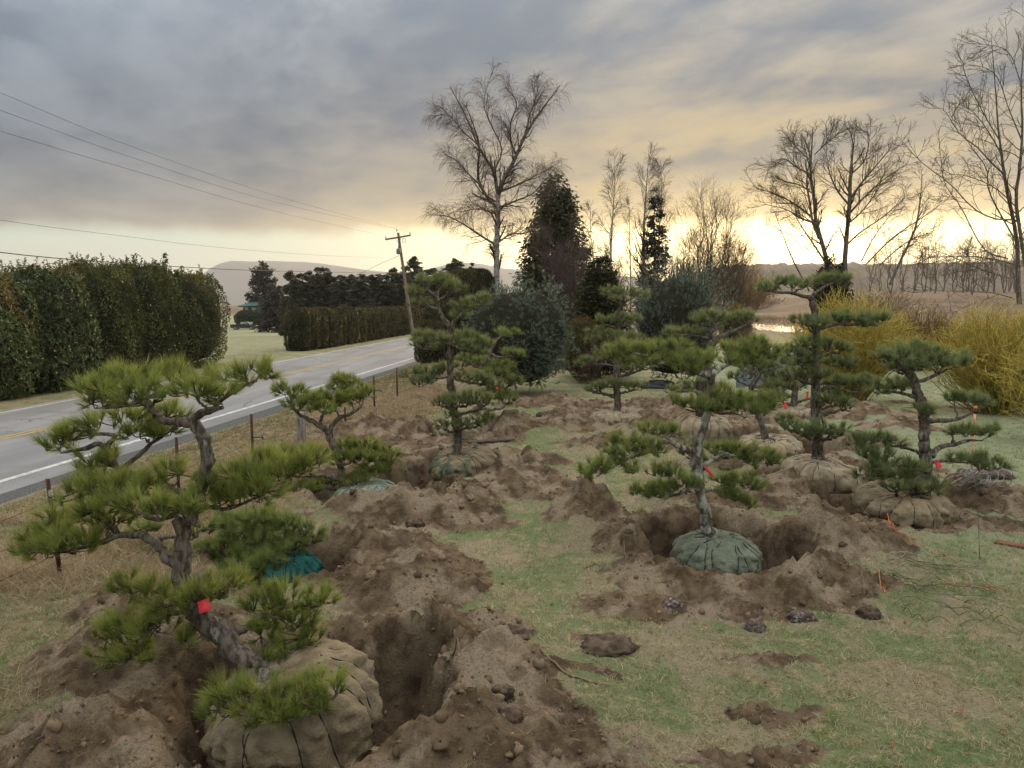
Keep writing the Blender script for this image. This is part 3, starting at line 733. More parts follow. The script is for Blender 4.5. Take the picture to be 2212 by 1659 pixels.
# A: the big pine in the tan ball, trunk leaning to the left
trunkA = limb(Z2, [(1470, 935, 150, -.05), (1390, 890, 150), (1290, 800, 135), (1180, 660, 125), (1080, 560, 112), (1025, 450, 105), (1000, 350, 100), (990, 240, 96), (985, 150, 92), (1010, 50, 88)]) + \
         limb(Z1, [(1175, 1190, 98), (1200, 1090, 92), (1240, 990, 82), (1275, 890, 80), (1296, 790, 78), (1290, 710, 76), (1250, 640, 74), (1195, 570, 72)])
limbsA = [limb(Z1, [(1195, 575, 60), (1100, 572, 52), (1010, 562, 48), (960, 500, 44, .05), (910, 440, 36, .08), (800, 465, 24, .05), (640, 485, 16)]),
          limb(Z1, [(1200, 560, 60), (1250, 515, 54, -.05), (1320, 495, 40, -.08), (1390, 480, 24, -.1)]),
          limb(Z1, [(1320, 495, 30, -.08), (1420, 400, 26, .05), (1500, 350, 26, .1), (1600, 310, 18, .12)]),
          limb(Z1, [(1090, 1460, 66), (1000, 1360, 60), (930, 1300, 52), (850, 1275, 46), (740, 1278, 40), (640, 1318, 32), (480, 1360, 22), (380, 1370, 14)]),
          limb(Z1, [(1240, 1000, 54, .1), (1080, 1000, 50, .35), (900, 930, 48, .45), (760, 868, 46, .5), (700, 800, 42, .5), (672, 720, 38, .5), (715, 665, 30, .5), (640, 645, 24, .5), (520, 655, 16, .5)]),
          limb(Z1, [(700, 790, 34, .5), (620, 712, 38, .45), (520, 738, 30, .42), (380, 762, 16, .4)]),
          limb(Z1, [(760, 868, 40, .5), (820, 812, 34, .52), (885, 760, 32, .55), (935, 710, 28, .55), (1020, 655, 20, .55), (1100, 590, 12, .55)]),
          limb(Z1, [(1190, 1120, 50), (1100, 1140, 34, -.1), (1000, 1180, 26, -.2), (900, 1160, 18, -.2)]),
          limb(Z1, [(1190, 1110, 46), (1290, 1100, 32, .1), (1420, 1110, 24, .15), (1600, 1040, 16, .2)]),
          limb(Z2, [(1210, 690, 60, .05), (1330, 660, 44, .15), (1420, 590, 30, .2), (1540, 600, 18, .25)]),
          limb(Z2, [(1080, 570, 50), (980, 570, 30, -.05), (860, 600, 22, -.1)])]
padsA = padlist(Z1, [(640, 370, 150, 95, -.05), (800, 300, 180, 110, .05), (880, 390, 150, 90, -.15), (1040, 300, 150, 105, .1), (1230, 370, 120, 95, -.15), (1380, 390, 110, 85, -.05), (1290, 300, 120, 60, .25), (1540, 270, 130, 70, .1), (1660, 260, 60, 60, .12), (600, 440, 60, 50),
                     (350, 690, 95, 70, .4), (450, 640, 90, 55, .45), (600, 580, 105, 60, .5), (550, 815, 110, 45, .5), (690, 790, 50, 40, .5), (800, 530, 110, 80, .5), (870, 610, 90, 60, .5), (1050, 520, 100, 85, .55), (960, 640, 60, 55, .5), (1040, 620, 60, 40, .55),
                     (620, 930, 110, 70, .3), (500, 1010, 130, 80, .1), (720, 1000, 180, 95, .1), (900, 950, 160, 85, .25), (1080, 900, 130, 80, .3), (880, 1080, 160, 80, -.15), (1010, 1100, 120, 80, -.25), (1160, 1090, 75, 75, -.3), (600, 1110, 140, 60, -.05),
                     (360, 1180, 130, 60, .15), (330, 1260, 170, 70, 0), (180, 1350, 110, 60, 0), (430, 1330, 140, 60, -.1), (280, 1360, 120, 50, -.1), (560, 1300, 70, 55, -.1), (700, 1190, 140, 50, .1),
                     (1330, 1010, 120, 100, .1), (1460, 900, 140, 85, .2), (1560, 960, 150, 95, .15), (1680, 830, 170, 80, .35), (1790, 870, 150, 90, .35), (1620, 1010, 130, 70, .1), (1900, 790, 100, 60, .4), (1420, 1040, 120, 60, .05), (1260, 960, 60, 60)]) + \
    padlist(Z2, [(720, 420, 110, 70, .05), (840, 460, 110, 70), (940, 520, 110, 70, -.15), (1040, 480, 100, 70, -.25), (1120, 440, 90, 60, -.25), (1240, 430, 90, 60, -.2), (640, 620, 110, 90, -.05), (740, 680, 110, 110, -.1), (590, 700, 80, 80, .05), (620, 820, 110, 55, .05), (760, 780, 90, 70, -.1), (860, 620, 100, 80, -.15), (1000, 700, 70, 40, -.15),
                 (1440, 520, 120, 75, .3), (1580, 470, 130, 80, .35), (1720, 490, 120, 70, .35), (1560, 600, 150, 80, .3), (1640, 690, 110, 80, .25), (1440, 680, 80, 90, .2), (1590, 760, 70, 45, .2), (1430, 830, 70, 35, .05),
                 (1250, 1000, 90, 70, -.62), (1200, 1090, 90, 55, -.66), (1380, 1010, 100, 75, -.66), (1400, 1110, 110, 55, -.72), (1530, 1040, 110, 80, -.68), (1650, 1000, 110, 80, -.62), (1780, 970, 100, 70, -.56), (1720, 1060, 80, 50, -.62), (1560, 1110, 90, 40, -.70)])
pine('A', 'tall pine leaning out of a big tan burlap ball with dark ropes', 'A', 'burlap_tan', trunkA, padsA, limbsA, 'bright', (R(10), R(-14)), seed=11, nl=.098, dens=1.0, tuft=.165, npl=16)

# C: low pine lying out of the teal ball
trunkC = limb(Z1, [(1640, 1440, 70, .1), (1540, 1440, 66, .05), (1440, 1500, 60), (1340, 1500, 54), (1300, 1540, 46, .05), (1220, 1440, 40, .1), (1100, 1290, 36, .2), (1000, 1290, 34, .3)])
pine('C', 'low spreading pine with bent grey trunk in a teal wrapped ball', 'C', 'burlap_teal', trunkC,
     padlist(Z1, [(1500, 1190, 130, 70, .2), (1640, 1170, 140, 65, .25), (1780, 1200, 130, 80, .2), (1900, 1270, 110, 90, .1), (1640, 1290, 150, 70, .1), (1500, 1280, 130, 70, .1), (1370, 1350, 120, 80, .05), (1260, 1400, 110, 80, .1), (1480, 1390, 130, 60), (1800, 1310, 110, 60, .05), (1620, 1380, 120, 50, .0),
                  (1640, 1520, 120, 45, -.3), (1500, 1560, 110, 45, -.3), (1240, 1230, 90, 60, .3), (1380, 1180, 60, 40, .3), (960, 1440, 110, 60, .45), (900, 1230, 90, 60, .4), (1640, 1440, 130, 50, -.25), (1520, 1480, 120, 50, -.3), (1740, 1380, 100, 45, -.15), (1420, 1540, 90, 50, -.3)]),
     [limb(Z1, [(1440, 1500, 44), (1500, 1420, 34, .1), (1560, 1330, 26, .15), (1700, 1270, 18, .2)]), limb(Z1, [(1340, 1500, 40), (1330, 1560, 36, -.1), (1400, 1590, 26, -.25), (1520, 1585, 18, -.3)])], 'mid', (R(5), R(10)), seed=21, nl=.10, npl=22)

# B: second pine by the fence, pale green ball
trunkB = limb(Z9, [(800, 935, 90, -.1), (740, 880, 62), (712, 820, 50), (705, 740, 46), (690, 660, 44), (668, 590, 42), (640, 520, 46), (610, 470, 44), (585, 445, 38)])
limbsB = [limb(Z9, [(600, 455, 34), (540, 420, 30), (490, 395, 26), (440, 365, 20), (380, 300, 12)]), limb(Z9, [(640, 500, 32), (650, 430, 28), (700, 385, 26), (760, 365, 22), (830, 320, 14)]),
          limb(Z9, [(700, 770, 34), (640, 760, 32, -.1), (590, 745, 26, -.1), (510, 755, 16, -.1)]), limb(Z9, [(680, 640, 26), (610, 640, 22, .1), (540, 680, 14, .15)]), limb(Z9, [(712, 770, 26), (760, 740, 20, .1), (850, 710, 14, .1)]), limb(Z9, [(585, 445, 26), (575, 400, 20), (600, 350, 14, .1)])]
pine('B', 'slim forked pine in a pale mint burlap ball by the wire fence', 'B', 'burlap_pale', trunkB,
     padlist(Z9, [(350, 210, 75, 45), (420, 220, 60, 45), (440, 290, 90, 60, -.1), (540, 270, 90, 60), (600, 330, 80, 45, -.2), (660, 270, 90, 60), (690, 190, 70, 50, .2), (760, 160, 60, 40, .2), (760, 260, 80, 55), (840, 230, 75, 60, .05), (690, 140, 30, 30, .2),
                  (760, 560, 90, 55, .2), (860, 570, 100, 60, .2), (740, 640, 90, 50, -.1), (850, 640, 100, 55, -.05), (960, 610, 100, 60, .15), (990, 690, 80, 60, .1), (890, 720, 90, 50, -.1), (800, 770, 70, 40, -.15), (600, 790, 70, 40, .1), (680, 930, 70, 35, -.3),
                  (340, 600, 90, 60, .1), (430, 620, 110, 60, .1), (540, 600, 80, 45, .2), (300, 680, 110, 70, -.1), (420, 700, 100, 70, -.05), (480, 830, 90, 55, -.2)]),
     limbsB, 'bright', (0, 0), seed=31, nl=.10, dens=.85)

# D: tall centre pine, patched ball tilted
trunkD = limb(Z3, [(935, 1480, 90), (925, 1400, 70), (915, 1300, 62), (905, 1190, 58), (890, 1060, 56), (880, 960, 54), (872, 850, 50), (868, 750, 48), (865, 660, 46), (868, 570, 44), (872, 520, 46)])
limbsD = [limb(Z3, [(868, 525, 40), (820, 460, 32), (785, 400, 30), (780, 330, 26), (775, 290, 22)]), limb(Z3, [(875, 530, 40), (910, 480, 28), (960, 430, 22), (1040, 390, 16), (1110, 360, 10)]),
          limb(Z3, [(785, 400, 24), (720, 380, 18), (670, 330, 14), (640, 280, 8)]), limb(Z3, [(778, 310, 20), (720, 270, 16), (680, 220, 12), (650, 190, 8)]), limb(Z3, [(782, 340, 20), (830, 310, 16), (860, 270, 12), (900, 240, 8)]), limb(Z3, [(775, 300, 18), (800, 250, 14), (830, 210, 10)]),
          limb(Z3, [(868, 650, 26), (940, 690, 22, -.1), (1010, 710, 18, -.2), (1060, 720, 12, -.2)]), limb(Z3, [(868, 660, 26), (800, 650, 20), (700, 655, 14)]), limb(Z3, [(885, 900, 26), (960, 920, 20, -.2), (1060, 940, 16, -.3), (1160, 950, 10, -.3)]), limb(Z3, [(880, 890, 20), (790, 900, 16), (680, 890, 12), (600, 880, 8)])]
pine('D', 'tall slender pine in a tilted ball of tan and green patched burlap', 'D', 'burlap_patch', trunkD,
     padlist(Z3, [(650, 190, 70, 45), (720, 190, 80, 50, .2), (820, 190, 80, 50, .1), (900, 240, 70, 45), (620, 270, 60, 50), (650, 360, 70, 35, .1), (960, 380, 90, 45), (1060, 350, 90, 50, .1), (1120, 330, 60, 40, .1), (940, 440, 60, 30),
                  (660, 600, 90, 55), (760, 600, 90, 50, .2), (680, 650, 80, 45, -.3), (860, 620, 90, 45, -.3), (960, 600, 90, 50, .1), (1060, 620, 90, 55, .1), (1130, 640, 50, 50), (1050, 710, 80, 40, -.2), (1000, 660, 60, 35, -.3),
                  (600, 860, 80, 50, .2), (700, 860, 90, 55, .2), (800, 830, 70, 45, .3), (680, 920, 100, 40, -.1), (980, 890, 70, 45, -.3), (1060, 900, 90, 45, -.35), (1150, 930, 90, 50, -.3), (1190, 960, 50, 30, -.3),
                  (830, 1070, 80, 50, -.2), (920, 1060, 100, 60, -.35), (1020, 1040, 100, 55, -.2), (1130, 1060, 80, 45, .1), (830, 1240, 60, 45, -.2), (960, 1240, 80, 50, -.3), (1060, 1220, 80, 50, -.2), (1130, 1180, 60, 40), (900, 1170, 60, 30, -.3)]),
     limbsD, 'grey', (R(8), R(-9)), seed=41, nl=.105, dens=.6, tuft=.17)
# N: pine behind it
trunkN = limb(Z3, [(1040, 1150, 60), (1080, 1110, 54), (1120, 1040, 44), (1150, 960, 40), (1165, 860, 36), (1160, 760, 30), (1150, 700, 28)])
pine('N', 'crooked pine with curling top branches behind the tall slender pine', 'N', 'burlap_beige', trunkN,
     padlist(Z3, [(1310, 580, 70, 35), (1250, 560, 40, 20, .2), (1330, 720, 75, 35, -.1), (1000, 760, 80, 40), (1110, 780, 110, 45, .2), (1240, 810, 100, 45), (1200, 860, 120, 45, -.2), (1310, 920, 80, 45, .1), (1210, 1010, 120, 50, .1), (1290, 1050, 80, 45), (1080, 870, 80, 40, .4), (940, 810, 60, 35, .3)]),
     [limb(Z3, [(1155, 720, 26), (1185, 660, 26), (1230, 610, 24), (1290, 590, 16)]), limb(Z3, [(1155, 720, 24), (1190, 740, 24), (1240, 750, 20), (1320, 740, 12)])], 'mid', (0, 0), seed=51, nl=.11, dens=.5, tuft=.18)
# E: mid pine in low beige ball
trunkE = limb(Z4, [(608, 1160, 58), (605, 1080, 52), (600, 980, 48), (602, 860, 46), (610, 760, 40), (620, 640, 34), (615, 540, 30), (612, 440, 28), (625, 380, 24), (640, 340, 20)])
pine('E', 'layered pine in a low beige ball beside the blue pine bushes', 'E', 'burlap_beige', trunkE,
     padlist(Z4, [(560, 270, 70, 40), (660, 270, 80, 40), (760, 290, 70, 35), (620, 330, 60, 30, -.2), (520, 480, 80, 40), (640, 470, 90, 40), (720, 470, 60, 35, .1), (480, 560, 80, 40), (580, 600, 120, 50, -.2), (450, 620, 80, 40), (700, 610, 110, 45, .1), (400, 780, 80, 45), (520, 730, 60, 40, .3), (700, 830, 80, 40), (800, 800, 80, 45, .2), (470, 960, 80, 35), (580, 940, 90, 30, -.2), (720, 960, 100, 35), (430, 985, 50, 25)]),
     [limb(Z4, [(600, 830, 24), (560, 810, 20), (500, 800, 14), (420, 800, 8)]), limb(Z4, [(630, 360, 18), (680, 340, 14), (740, 310, 8)])], 'grey', (0, 0), seed=61, nl=.115, dens=.5, tuft=.19)
# F: thick trunk, high spreading top
trunkF = limb(Z4, [(1240, 1200, 130), (1238, 1120, 112), (1235, 1020, 110), (1235, 930, 108), (1245, 850, 80), (1262, 760, 60), (1290, 690, 56), (1310, 640, 52)])
pine('F', 'pine with a stout grey trunk and open forked top in an upright tan ball', 'F', 'burlap_beige', trunkF,
     padlist(Z4, [(1010, 560, 60, 35), (1100, 560, 80, 35), (1190, 560, 60, 35, .1), (1220, 480, 80, 45), (1320, 450, 90, 45), (1420, 480, 80, 40, .1), (1530, 450, 80, 35), (1590, 460, 45, 35), (1480, 440, 50, 25, .2), (1180, 940, 90, 30, -.3), (1060, 980, 90, 25, -.2), (1250, 440, 70, 35, .2)]),
     [limb(Z4, [(1310, 640, 44), (1360, 600, 36), (1430, 570, 30), (1520, 530, 24), (1600, 480, 12)]), limb(Z4, [(1305, 640, 36), (1290, 580, 26), (1310, 530, 24), (1360, 500, 16)]), limb(Z4, [(1300, 630, 26), (1220, 600, 20), (1120, 590, 16), (1020, 580, 8)]),
      limb(Z4, [(1215, 1020, 30, -.3), (1190, 1000, 26, -.4), (1120, 990, 16, -.4), (1020, 1000, 8, -.3)])], 'grey', (0, 0), seed=71, nl=.11, dens=.5, tuft=.18)
# G: the lichen-barked pine in the green ball
trunkG = limb(Y4, [(1115, 445, 120), (1100, 380, 96), (1075, 280, 84), (1050, 180, 82), (1030, 80, 80)]) + \
         limb(Y2, [(1120, 1270, 112), (1105, 1160, 116), (1085, 1060, 112), (1080, 960, 108), (1100, 860, 86), (1140, 760, 78), (1170, 660, 74), (1195, 540, 72), (1215, 420, 70), (1232, 300, 72), (1235, 215, 74)])
limbsG = [limb(Y2, [(1060, 920, 70), (990, 905, 62, -.1), (900, 865, 54, -.15), (820, 835, 44, -.2), (720, 850, 30, -.2), (560, 930, 24, -.3), (400, 1010, 28, -.35), (280, 1080, 24, -.4), (120, 1170, 14, -.4)]),
          limb(Y2, [(1150, 1090, 52), (1190, 1050, 44, .1), (1260, 1000, 38, .15), (1350, 950, 36, .2), (1440, 970, 24, .25), (1560, 1000, 14, .3)]),
          limb(Y2, [(1090, 1330, 36), (1000, 1310, 34, -.1), (900, 1345, 30, -.15), (740, 1370, 20, -.2), (600, 1350, 12, -.2)]), limb(Y2, [(1150, 1310, 44), (1250, 1295, 40, .1), (1350, 1310, 30, .15), (1480, 1330, 20, .2)]),
          limb(Y2, [(1235, 225, 56), (1180, 190, 52), (1090, 160, 40, -.1), (960, 60, 26, -.15), (760, 70, 22, -.2), (560, 40, 18, -.2), (340, 20, 10, -.2)]), limb(Y2, [(1240, 220, 54), (1290, 150, 44), (1380, 95, 36, .1), (1480, 40, 28, .1), (1650, 0, 16, .15)]),
          limb(Y2, [(1200, 520, 40), (1320, 560, 28, -.1), (1450, 560, 20, -.1), (1560, 600, 12)]), limb(Y2, [(1200, 510, 30), (1080, 540, 20, -.15), (980, 520, 12, -.15)])]
pine('G', 'pine with pale lichen on its bent trunk, in an olive green burlap ball', 'G', 'burlap_green', trunkG,
     padlist(Y2, [(100, 1080, 120, 75, -.4), (40, 1150, 90, 55, -.4), (190, 1050, 60, 50, -.35), (330, 830, 110, 65, -.2), (440, 830, 120, 75, -.2), (300, 920, 110, 60, -.3), (480, 920, 140, 70, -.3), (620, 870, 140, 75, -.2), (640, 710, 140, 60, .15), (780, 720, 130, 65, .15), (340, 1030, 100, 60, -.35), (460, 1090, 70, 40, -.4), (720, 940, 80, 50, -.25),
                  (720, 1130, 120, 70, -.15), (830, 1130, 100, 70, -.15), (560, 1300, 110, 75, -.2), (680, 1290, 110, 65, -.2), (800, 1290, 100, 55, -.2), (940, 1250, 130, 60, -.25), (1040, 1230, 80, 50, -.25), (660, 1340, 90, 40, -.2),
                  (1000, 940, 90, 60, .3), (1100, 980, 90, 50, .35), (1250, 900, 100, 45, .4), (1400, 910, 130, 60, .35), (1560, 930, 140, 75, .3), (1720, 960, 150, 85, .3), (1830, 1020, 120, 60, .3), (1640, 1020, 110, 50, .2), (1280, 980, 80, 40, .4),
                  (1330, 1220, 100, 50, .2), (1440, 1220, 120, 65, .2), (1560, 1190, 130, 60, .25), (1640, 1240, 100, 70, .2), (1480, 1370, 110, 55, .15), (1570, 1420, 70, 50, .15), (1390, 1330, 90, 50, .1),
                  (930, 450, 90, 55, -.2), (1040, 470, 100, 55, -.25), (1180, 490, 100, 60, -.3), (1290, 400, 110, 70, -.2), (1420, 400, 120, 70, -.1), (1550, 420, 120, 70), (1680, 430, 120, 65, .05), (1830, 420, 110, 60, .1), (1450, 500, 120, 55, -.2), (1620, 520, 120, 55, -.1), (1350, 340, 70, 45, .1), (1780, 500, 90, 45), (1320, 520, 80, 40, -.25)]) +
     padlist(Z4, [(560, 700, 90, 50, -.2), (680, 680, 110, 55, -.15), (800, 700, 110, 60, -.2), (920, 690, 110, 60, -.1), (1040, 680, 90, 50, -.1), (620, 760, 90, 40, -.25), (860, 780, 100, 45, -.25), (1000, 760, 100, 50, -.2), (1090, 760, 90, 55, -.25), (1200, 760, 100, 60, -.2), (1110, 830, 90, 50, -.3), (1220, 830, 90, 50, -.3), (1290, 740, 60, 45),
                  (1420, 690, 80, 40, .1), (1500, 730, 100, 55, .1), (1600, 690, 100, 55, .15), (1640, 640, 50, 35, .15), (1720, 700, 80, 45, .2), (1560, 770, 90, 45, .1), (1400, 770, 70, 40, .05), (1680, 750, 80, 40, .2)]),
     limbsG, 'mid', (R(3), R(2)), 'bark_lichen', seed=81, nl=.10, dens=.72, tuft=.165)
# K: dark bare stem behind
trunkK = limb(Z5, [(215, 1460, 60), (200, 1330, 52), (150, 1200, 46), (110, 1080, 42), (125, 1010, 40), (160, 950, 34), (190, 900, 26)])
pine('K', 'small dark-stemmed pine rising from a flat tan ball laced with rope', 'K', 'burlap_beige', trunkK,
     padlist(Z5, [(20, 940, 80, 50), (130, 880, 100, 55, .1), (240, 860, 90, 50, .1), (300, 940, 110, 60), (190, 820, 90, 40, .2), (380, 1000, 90, 55, .1), (270, 1000, 90, 45, -.2), (60, 860, 70, 40, .2), (420, 900, 90, 60, .3), (350, 820, 90, 50, .3)]), [], 'grey', (R(4), 0), seed=91, nl=.11, dens=.5, tuft=.18)
# J: pine behind it with the red ribbon
trunkJ = limb(Z5, [(440, 1260, 66), (440, 1180, 54), (446, 1100, 48), (450, 1040, 44), (430, 960, 40), (420, 880, 30)])
pine('J', 'short pine whose low branch crosses behind the tallest straight pine', 'J', 'burlap_beige', trunkJ,
     padlist(Z5, [(300, 1090, 100, 50), (420, 1000, 110, 55, .1), (500, 960, 90, 50), (560, 900, 80, 45, .2), (330, 960, 110, 55), (260, 1030, 80, 40), (440, 820, 110, 55, .2), (360, 740, 90, 45, .3), (540, 800, 80, 45, .3)]),
     [limb(Z5, [(450, 1150, 26), (500, 1130, 22), (570, 1110, 16), (640, 1080, 10)])], 'grey', (0, 0), seed=95, nl=.115, dens=.5, tuft=.19)
# H: tall straight pine with flat crown
trunkH = limb(Y3, [(490, 820, 150), (480, 760, 108), (475, 680, 96), (470, 580, 92), (450, 440, 78), (450, 320, 74), (452, 200, 70), (455, 100, 64)]) + \
         limb(Z5, [(608, 940, 60), (610, 830, 60), (612, 730, 56), (612, 640, 54), (608, 560, 52), (600, 470, 50), (590, 400, 48), (575, 350, 44), (570, 320, 42)])
pine('H', 'tall straight pine with a flat umbrella crown in a tan burlap ball', 'H', 'burlap_beige', trunkH,
     padlist(Z5, [(240, 260, 75, 35), (330, 220, 80, 40), (420, 215, 80, 35, .2), (480, 240, 60, 35, -.2), (650, 200, 80, 35), (740, 190, 90, 35, .1), (810, 180, 60, 30), (560, 210, 60, 30, .3), (500, 500, 70, 40), (560, 540, 60, 40, -.2),
                  (720, 500, 90, 45), (820, 490, 100, 50, .1), (930, 490, 110, 50), (1050, 490, 100, 50, .1), (1120, 500, 60, 40), (620, 530, 70, 40, -.2), (980, 530, 80, 30, -.1),
                  (480, 700, 90, 55, .1), (560, 680, 90, 55, -.2), (700, 700, 100, 55), (800, 720, 90, 50, .1), (440, 760, 80, 50), (500, 820, 90, 50, -.2), (560, 780, 80, 40, -.25), (760, 820, 100, 45, .2), (860, 840, 80, 40, .2),
                  (540, 930, 90, 55, -.2), (640, 920, 80, 50, -.25), (450, 920, 80, 50, .1), (780, 980, 90, 45), (900, 980, 100, 50, .1), (1010, 980, 90, 45, .1), (720, 1060, 70, 40, .1), (760, 1130, 90, 55, -.1), (850, 1160, 60, 50, -.1), (680, 1120, 60, 40, -.2)]) +
     padlist(Y3, [(260, 480, 90, 50, -.2), (360, 520, 100, 55, -.3), (480, 500, 100, 60, -.35), (580, 530, 100, 55, -.3), (680, 510, 80, 55, -.2), (180, 430, 80, 50, -.1), (420, 560, 80, 35, -.35)]),
     [limb(Z5, [(572, 335, 34), (500, 320, 28), (420, 300, 24), (320, 295, 18), (210, 280, 10)]), limb(Z5, [(580, 330, 34), (620, 290, 26), (680, 250, 20), (760, 215, 12)]), limb(Z5, [(610, 585, 34), (680, 560, 30), (780, 540, 26), (900, 545, 20), (1040, 545, 12)]),
      limb(Z5, [(640, 1060, 34), (700, 1025, 30), (760, 1030, 24, .05), (880, 1060, 16, .1), (980, 1070, 8, .1)]), limb(Z5, [(612, 1000, 26), (700, 990, 20, .1), (800, 985, 12, .1)])], 'blue', (R(-2), R(6)), seed=101, nl=.105, dens=.62, tuft=.17)
# I: right-hand pine by the coil of wire
trunkI = limb(Y3, [(1250, 1070, 110), (1330, 980, 96), (1390, 880, 88), (1385, 780, 92), (1375, 680, 92), (1370, 580, 86), (1375, 480, 84), (1370, 400, 84), (1350, 310, 82), (1310, 230, 76), (1290, 150, 72), (1270, 80, 70)]) + limb(Z5, [(1330, 930, 70), (1300, 900, 44)])
pine('I', 'pine with an S-curved grey trunk in a round tan ball netted with rope', 'I', 'burlap_tan', trunkI,
     padlist(Z5, [(1130, 790, 80, 45), (1200, 760, 80, 50, .1), (1290, 780, 110, 75, -.3), (1320, 710, 70, 45, .1), (1430, 720, 90, 50, .1), (1530, 760, 90, 50), (1620, 810, 90, 45), (1690, 830, 70, 40), (1420, 800, 90, 60, -.2), (1540, 840, 80, 45, -.1), (1380, 850, 80, 50, -.25), (1240, 860, 60, 50, -.2), (1750, 800, 40, 30, .1),
                  (1080, 1040, 80, 45), (1180, 1020, 80, 45), (1240, 990, 70, 40, .2), (1290, 1020, 60, 40, -.1), (1680, 1110, 80, 45), (1780, 1110, 90, 45), (1880, 1140, 80, 50), (1660, 1360, 60, 35), (1760, 1370, 90, 50), (1870, 1370, 80, 45), (1960, 1350, 70, 45), (1470, 1210, 60, 50, -.15), (1420, 1200, 40, 30, -.2)]) +
     padlist(Y3, [(800, 600, 80, 55), (920, 590, 100, 55), (1040, 590, 100, 55, .1), (1130, 620, 80, 50, .1), (860, 700, 100, 55, -.1), (980, 720, 110, 60, -.1), (1080, 800, 110, 60, -.2), (940, 820, 100, 60, -.2), (860, 900, 90, 55, -.15), (1020, 900, 110, 60, -.3), (1160, 900, 110, 60, -.3), (1240, 820, 100, 60, -.35), (1330, 860, 80, 60, -.35), (1130, 1000, 90, 50, -.35), (1260, 1000, 90, 55, -.35),
                  (1420, 1010, 80, 50, -.3), (1490, 980, 70, 50, -.2), (1640, 750, 60, 35), (1760, 760, 80, 40), (1880, 760, 90, 45), (1990, 820, 90, 40), (1850, 820, 80, 35, -.1)]),
     [limb(Y3, [(1430, 740, 60), (1470, 690, 50), (1540, 655, 42), (1640, 640, 34), (1740, 610, 26), (1860, 610, 12)]), limb(Y3, [(1410, 450, 44), (1480, 440, 38), (1580, 440, 34), (1680, 420, 26), (1780, 370, 14)]), limb(Y3, [(1420, 800, 30), (1520, 780, 26), (1640, 790, 18), (1780, 800, 10)]),
      limb(Y3, [(1330, 260, 36), (1220, 220, 28), (1100, 200, 20), (980, 200, 10)]), limb(Y3, [(1290, 120, 40), (1370, 100, 34), (1460, 60, 28), (1560, 10, 16)]), limb(Y3, [(1380, 850, 30, -.1), (1250, 870, 24, -.25), (1100, 880, 16, -.3)])], 'blue', (R(6), R(3)), seed=111, nl=.105, dens=.72, tuft=.165)
# red tapes
flag(*Z2(1100, 505), BALLS['A']['c'][1] - .36, 40 * .62, 40 * .62, .3, 'red tape square tied to the pine leaning from the big tan ball')
flag(*Y2(1172, 1085), BALLS['G']['c'][1] - .10, 34 * .223, 110 * .223, .75, 'curled red tape on the pale lichen trunk above the green ball')
flag(*Y3(1480, 788), BALLS['I']['c'][1] - .25, 50 * .256, 56 * .256, .25, 'red tape tag on the S-curved pine near its netted ball')
flag(*Y3(200, 292), BALLS['J']['c'][1] - .9, 26 * .256, 48 * .256, -.1, 'small red tape among needles left of the tallest straight pine')
flag(*Y3(392, 200), BALLS['J']['c'][1] - .2, 20 * .256, 66 * .256, -.35, 'long narrow red ribbon hanging against the tallest straight trunk')
flag(*Z3(1212, 962), BALLS['D']['c'][1] - .4, 16 * .3, 20 * .3, 0, 'tiny red tape at a branch tip of the tall slender centre pine')

# ------------------------------------------------------------------ bare winter trees
def grow(Pp, Rp, n, t0, t1, ln, ang, trop, noise, S, rr, rmin, g, taper=.5, up0=0.0):
    T, Sp, _ = Pp.shape
    Lp = np.linalg.norm(np.diff(Pp, axis=1), axis=2).sum(1)
    par = np.repeat(np.arange(T), n); m = len(par)
    t = t0 + (t1 - t0) * ((np.tile(np.arange(n), T) + g.random(m)) / n)
    f = t * (Sp - 1); i = np.clip(f.astype(int), 0, Sp - 2); f = (f - i)[:, None]
    p = Pp[par, i] * (1 - f) + Pp[par, i + 1] * f; tan = unit(Pp[par, i + 1] - Pp[par, i])
    r0 = Rp[par, i] * (1 - f[:, 0]) + Rp[par, i + 1] * f[:, 0]
    rv = g.normal(size=(m, 3)); pr = unit(rv - tan * (rv * tan).sum(1, keepdims=True))
    a = R(ang) * g.uniform(.7, 1.3, m)[:, None]
    d = tan * np.cos(a) + pr * np.sin(a) + np.array([0, 0, up0])
    L = (np.full(m, ln) if ln > 0 else -ln * Lp[par]) * (1 - taper * (t - t0) / max(1e-6, 1 - t0)) * g.uniform(.65, 1.25, m)
    Q = np.zeros((m, S, 3)); Q[:, 0] = p; d = unit(d)
    for k in range(1, S):
        d = unit(d + np.array([0, 0, trop]) + g.normal(0, noise, (m, 3)))
        Q[:, k] = Q[:, k - 1] + d * (L / (S - 1))[:, None]
    rb = np.maximum(r0 * rr, rmin); Rq = rb[:, None] * np.linspace(1, .45, S)[None]
    return Q, np.maximum(Rq, rmin * .7)
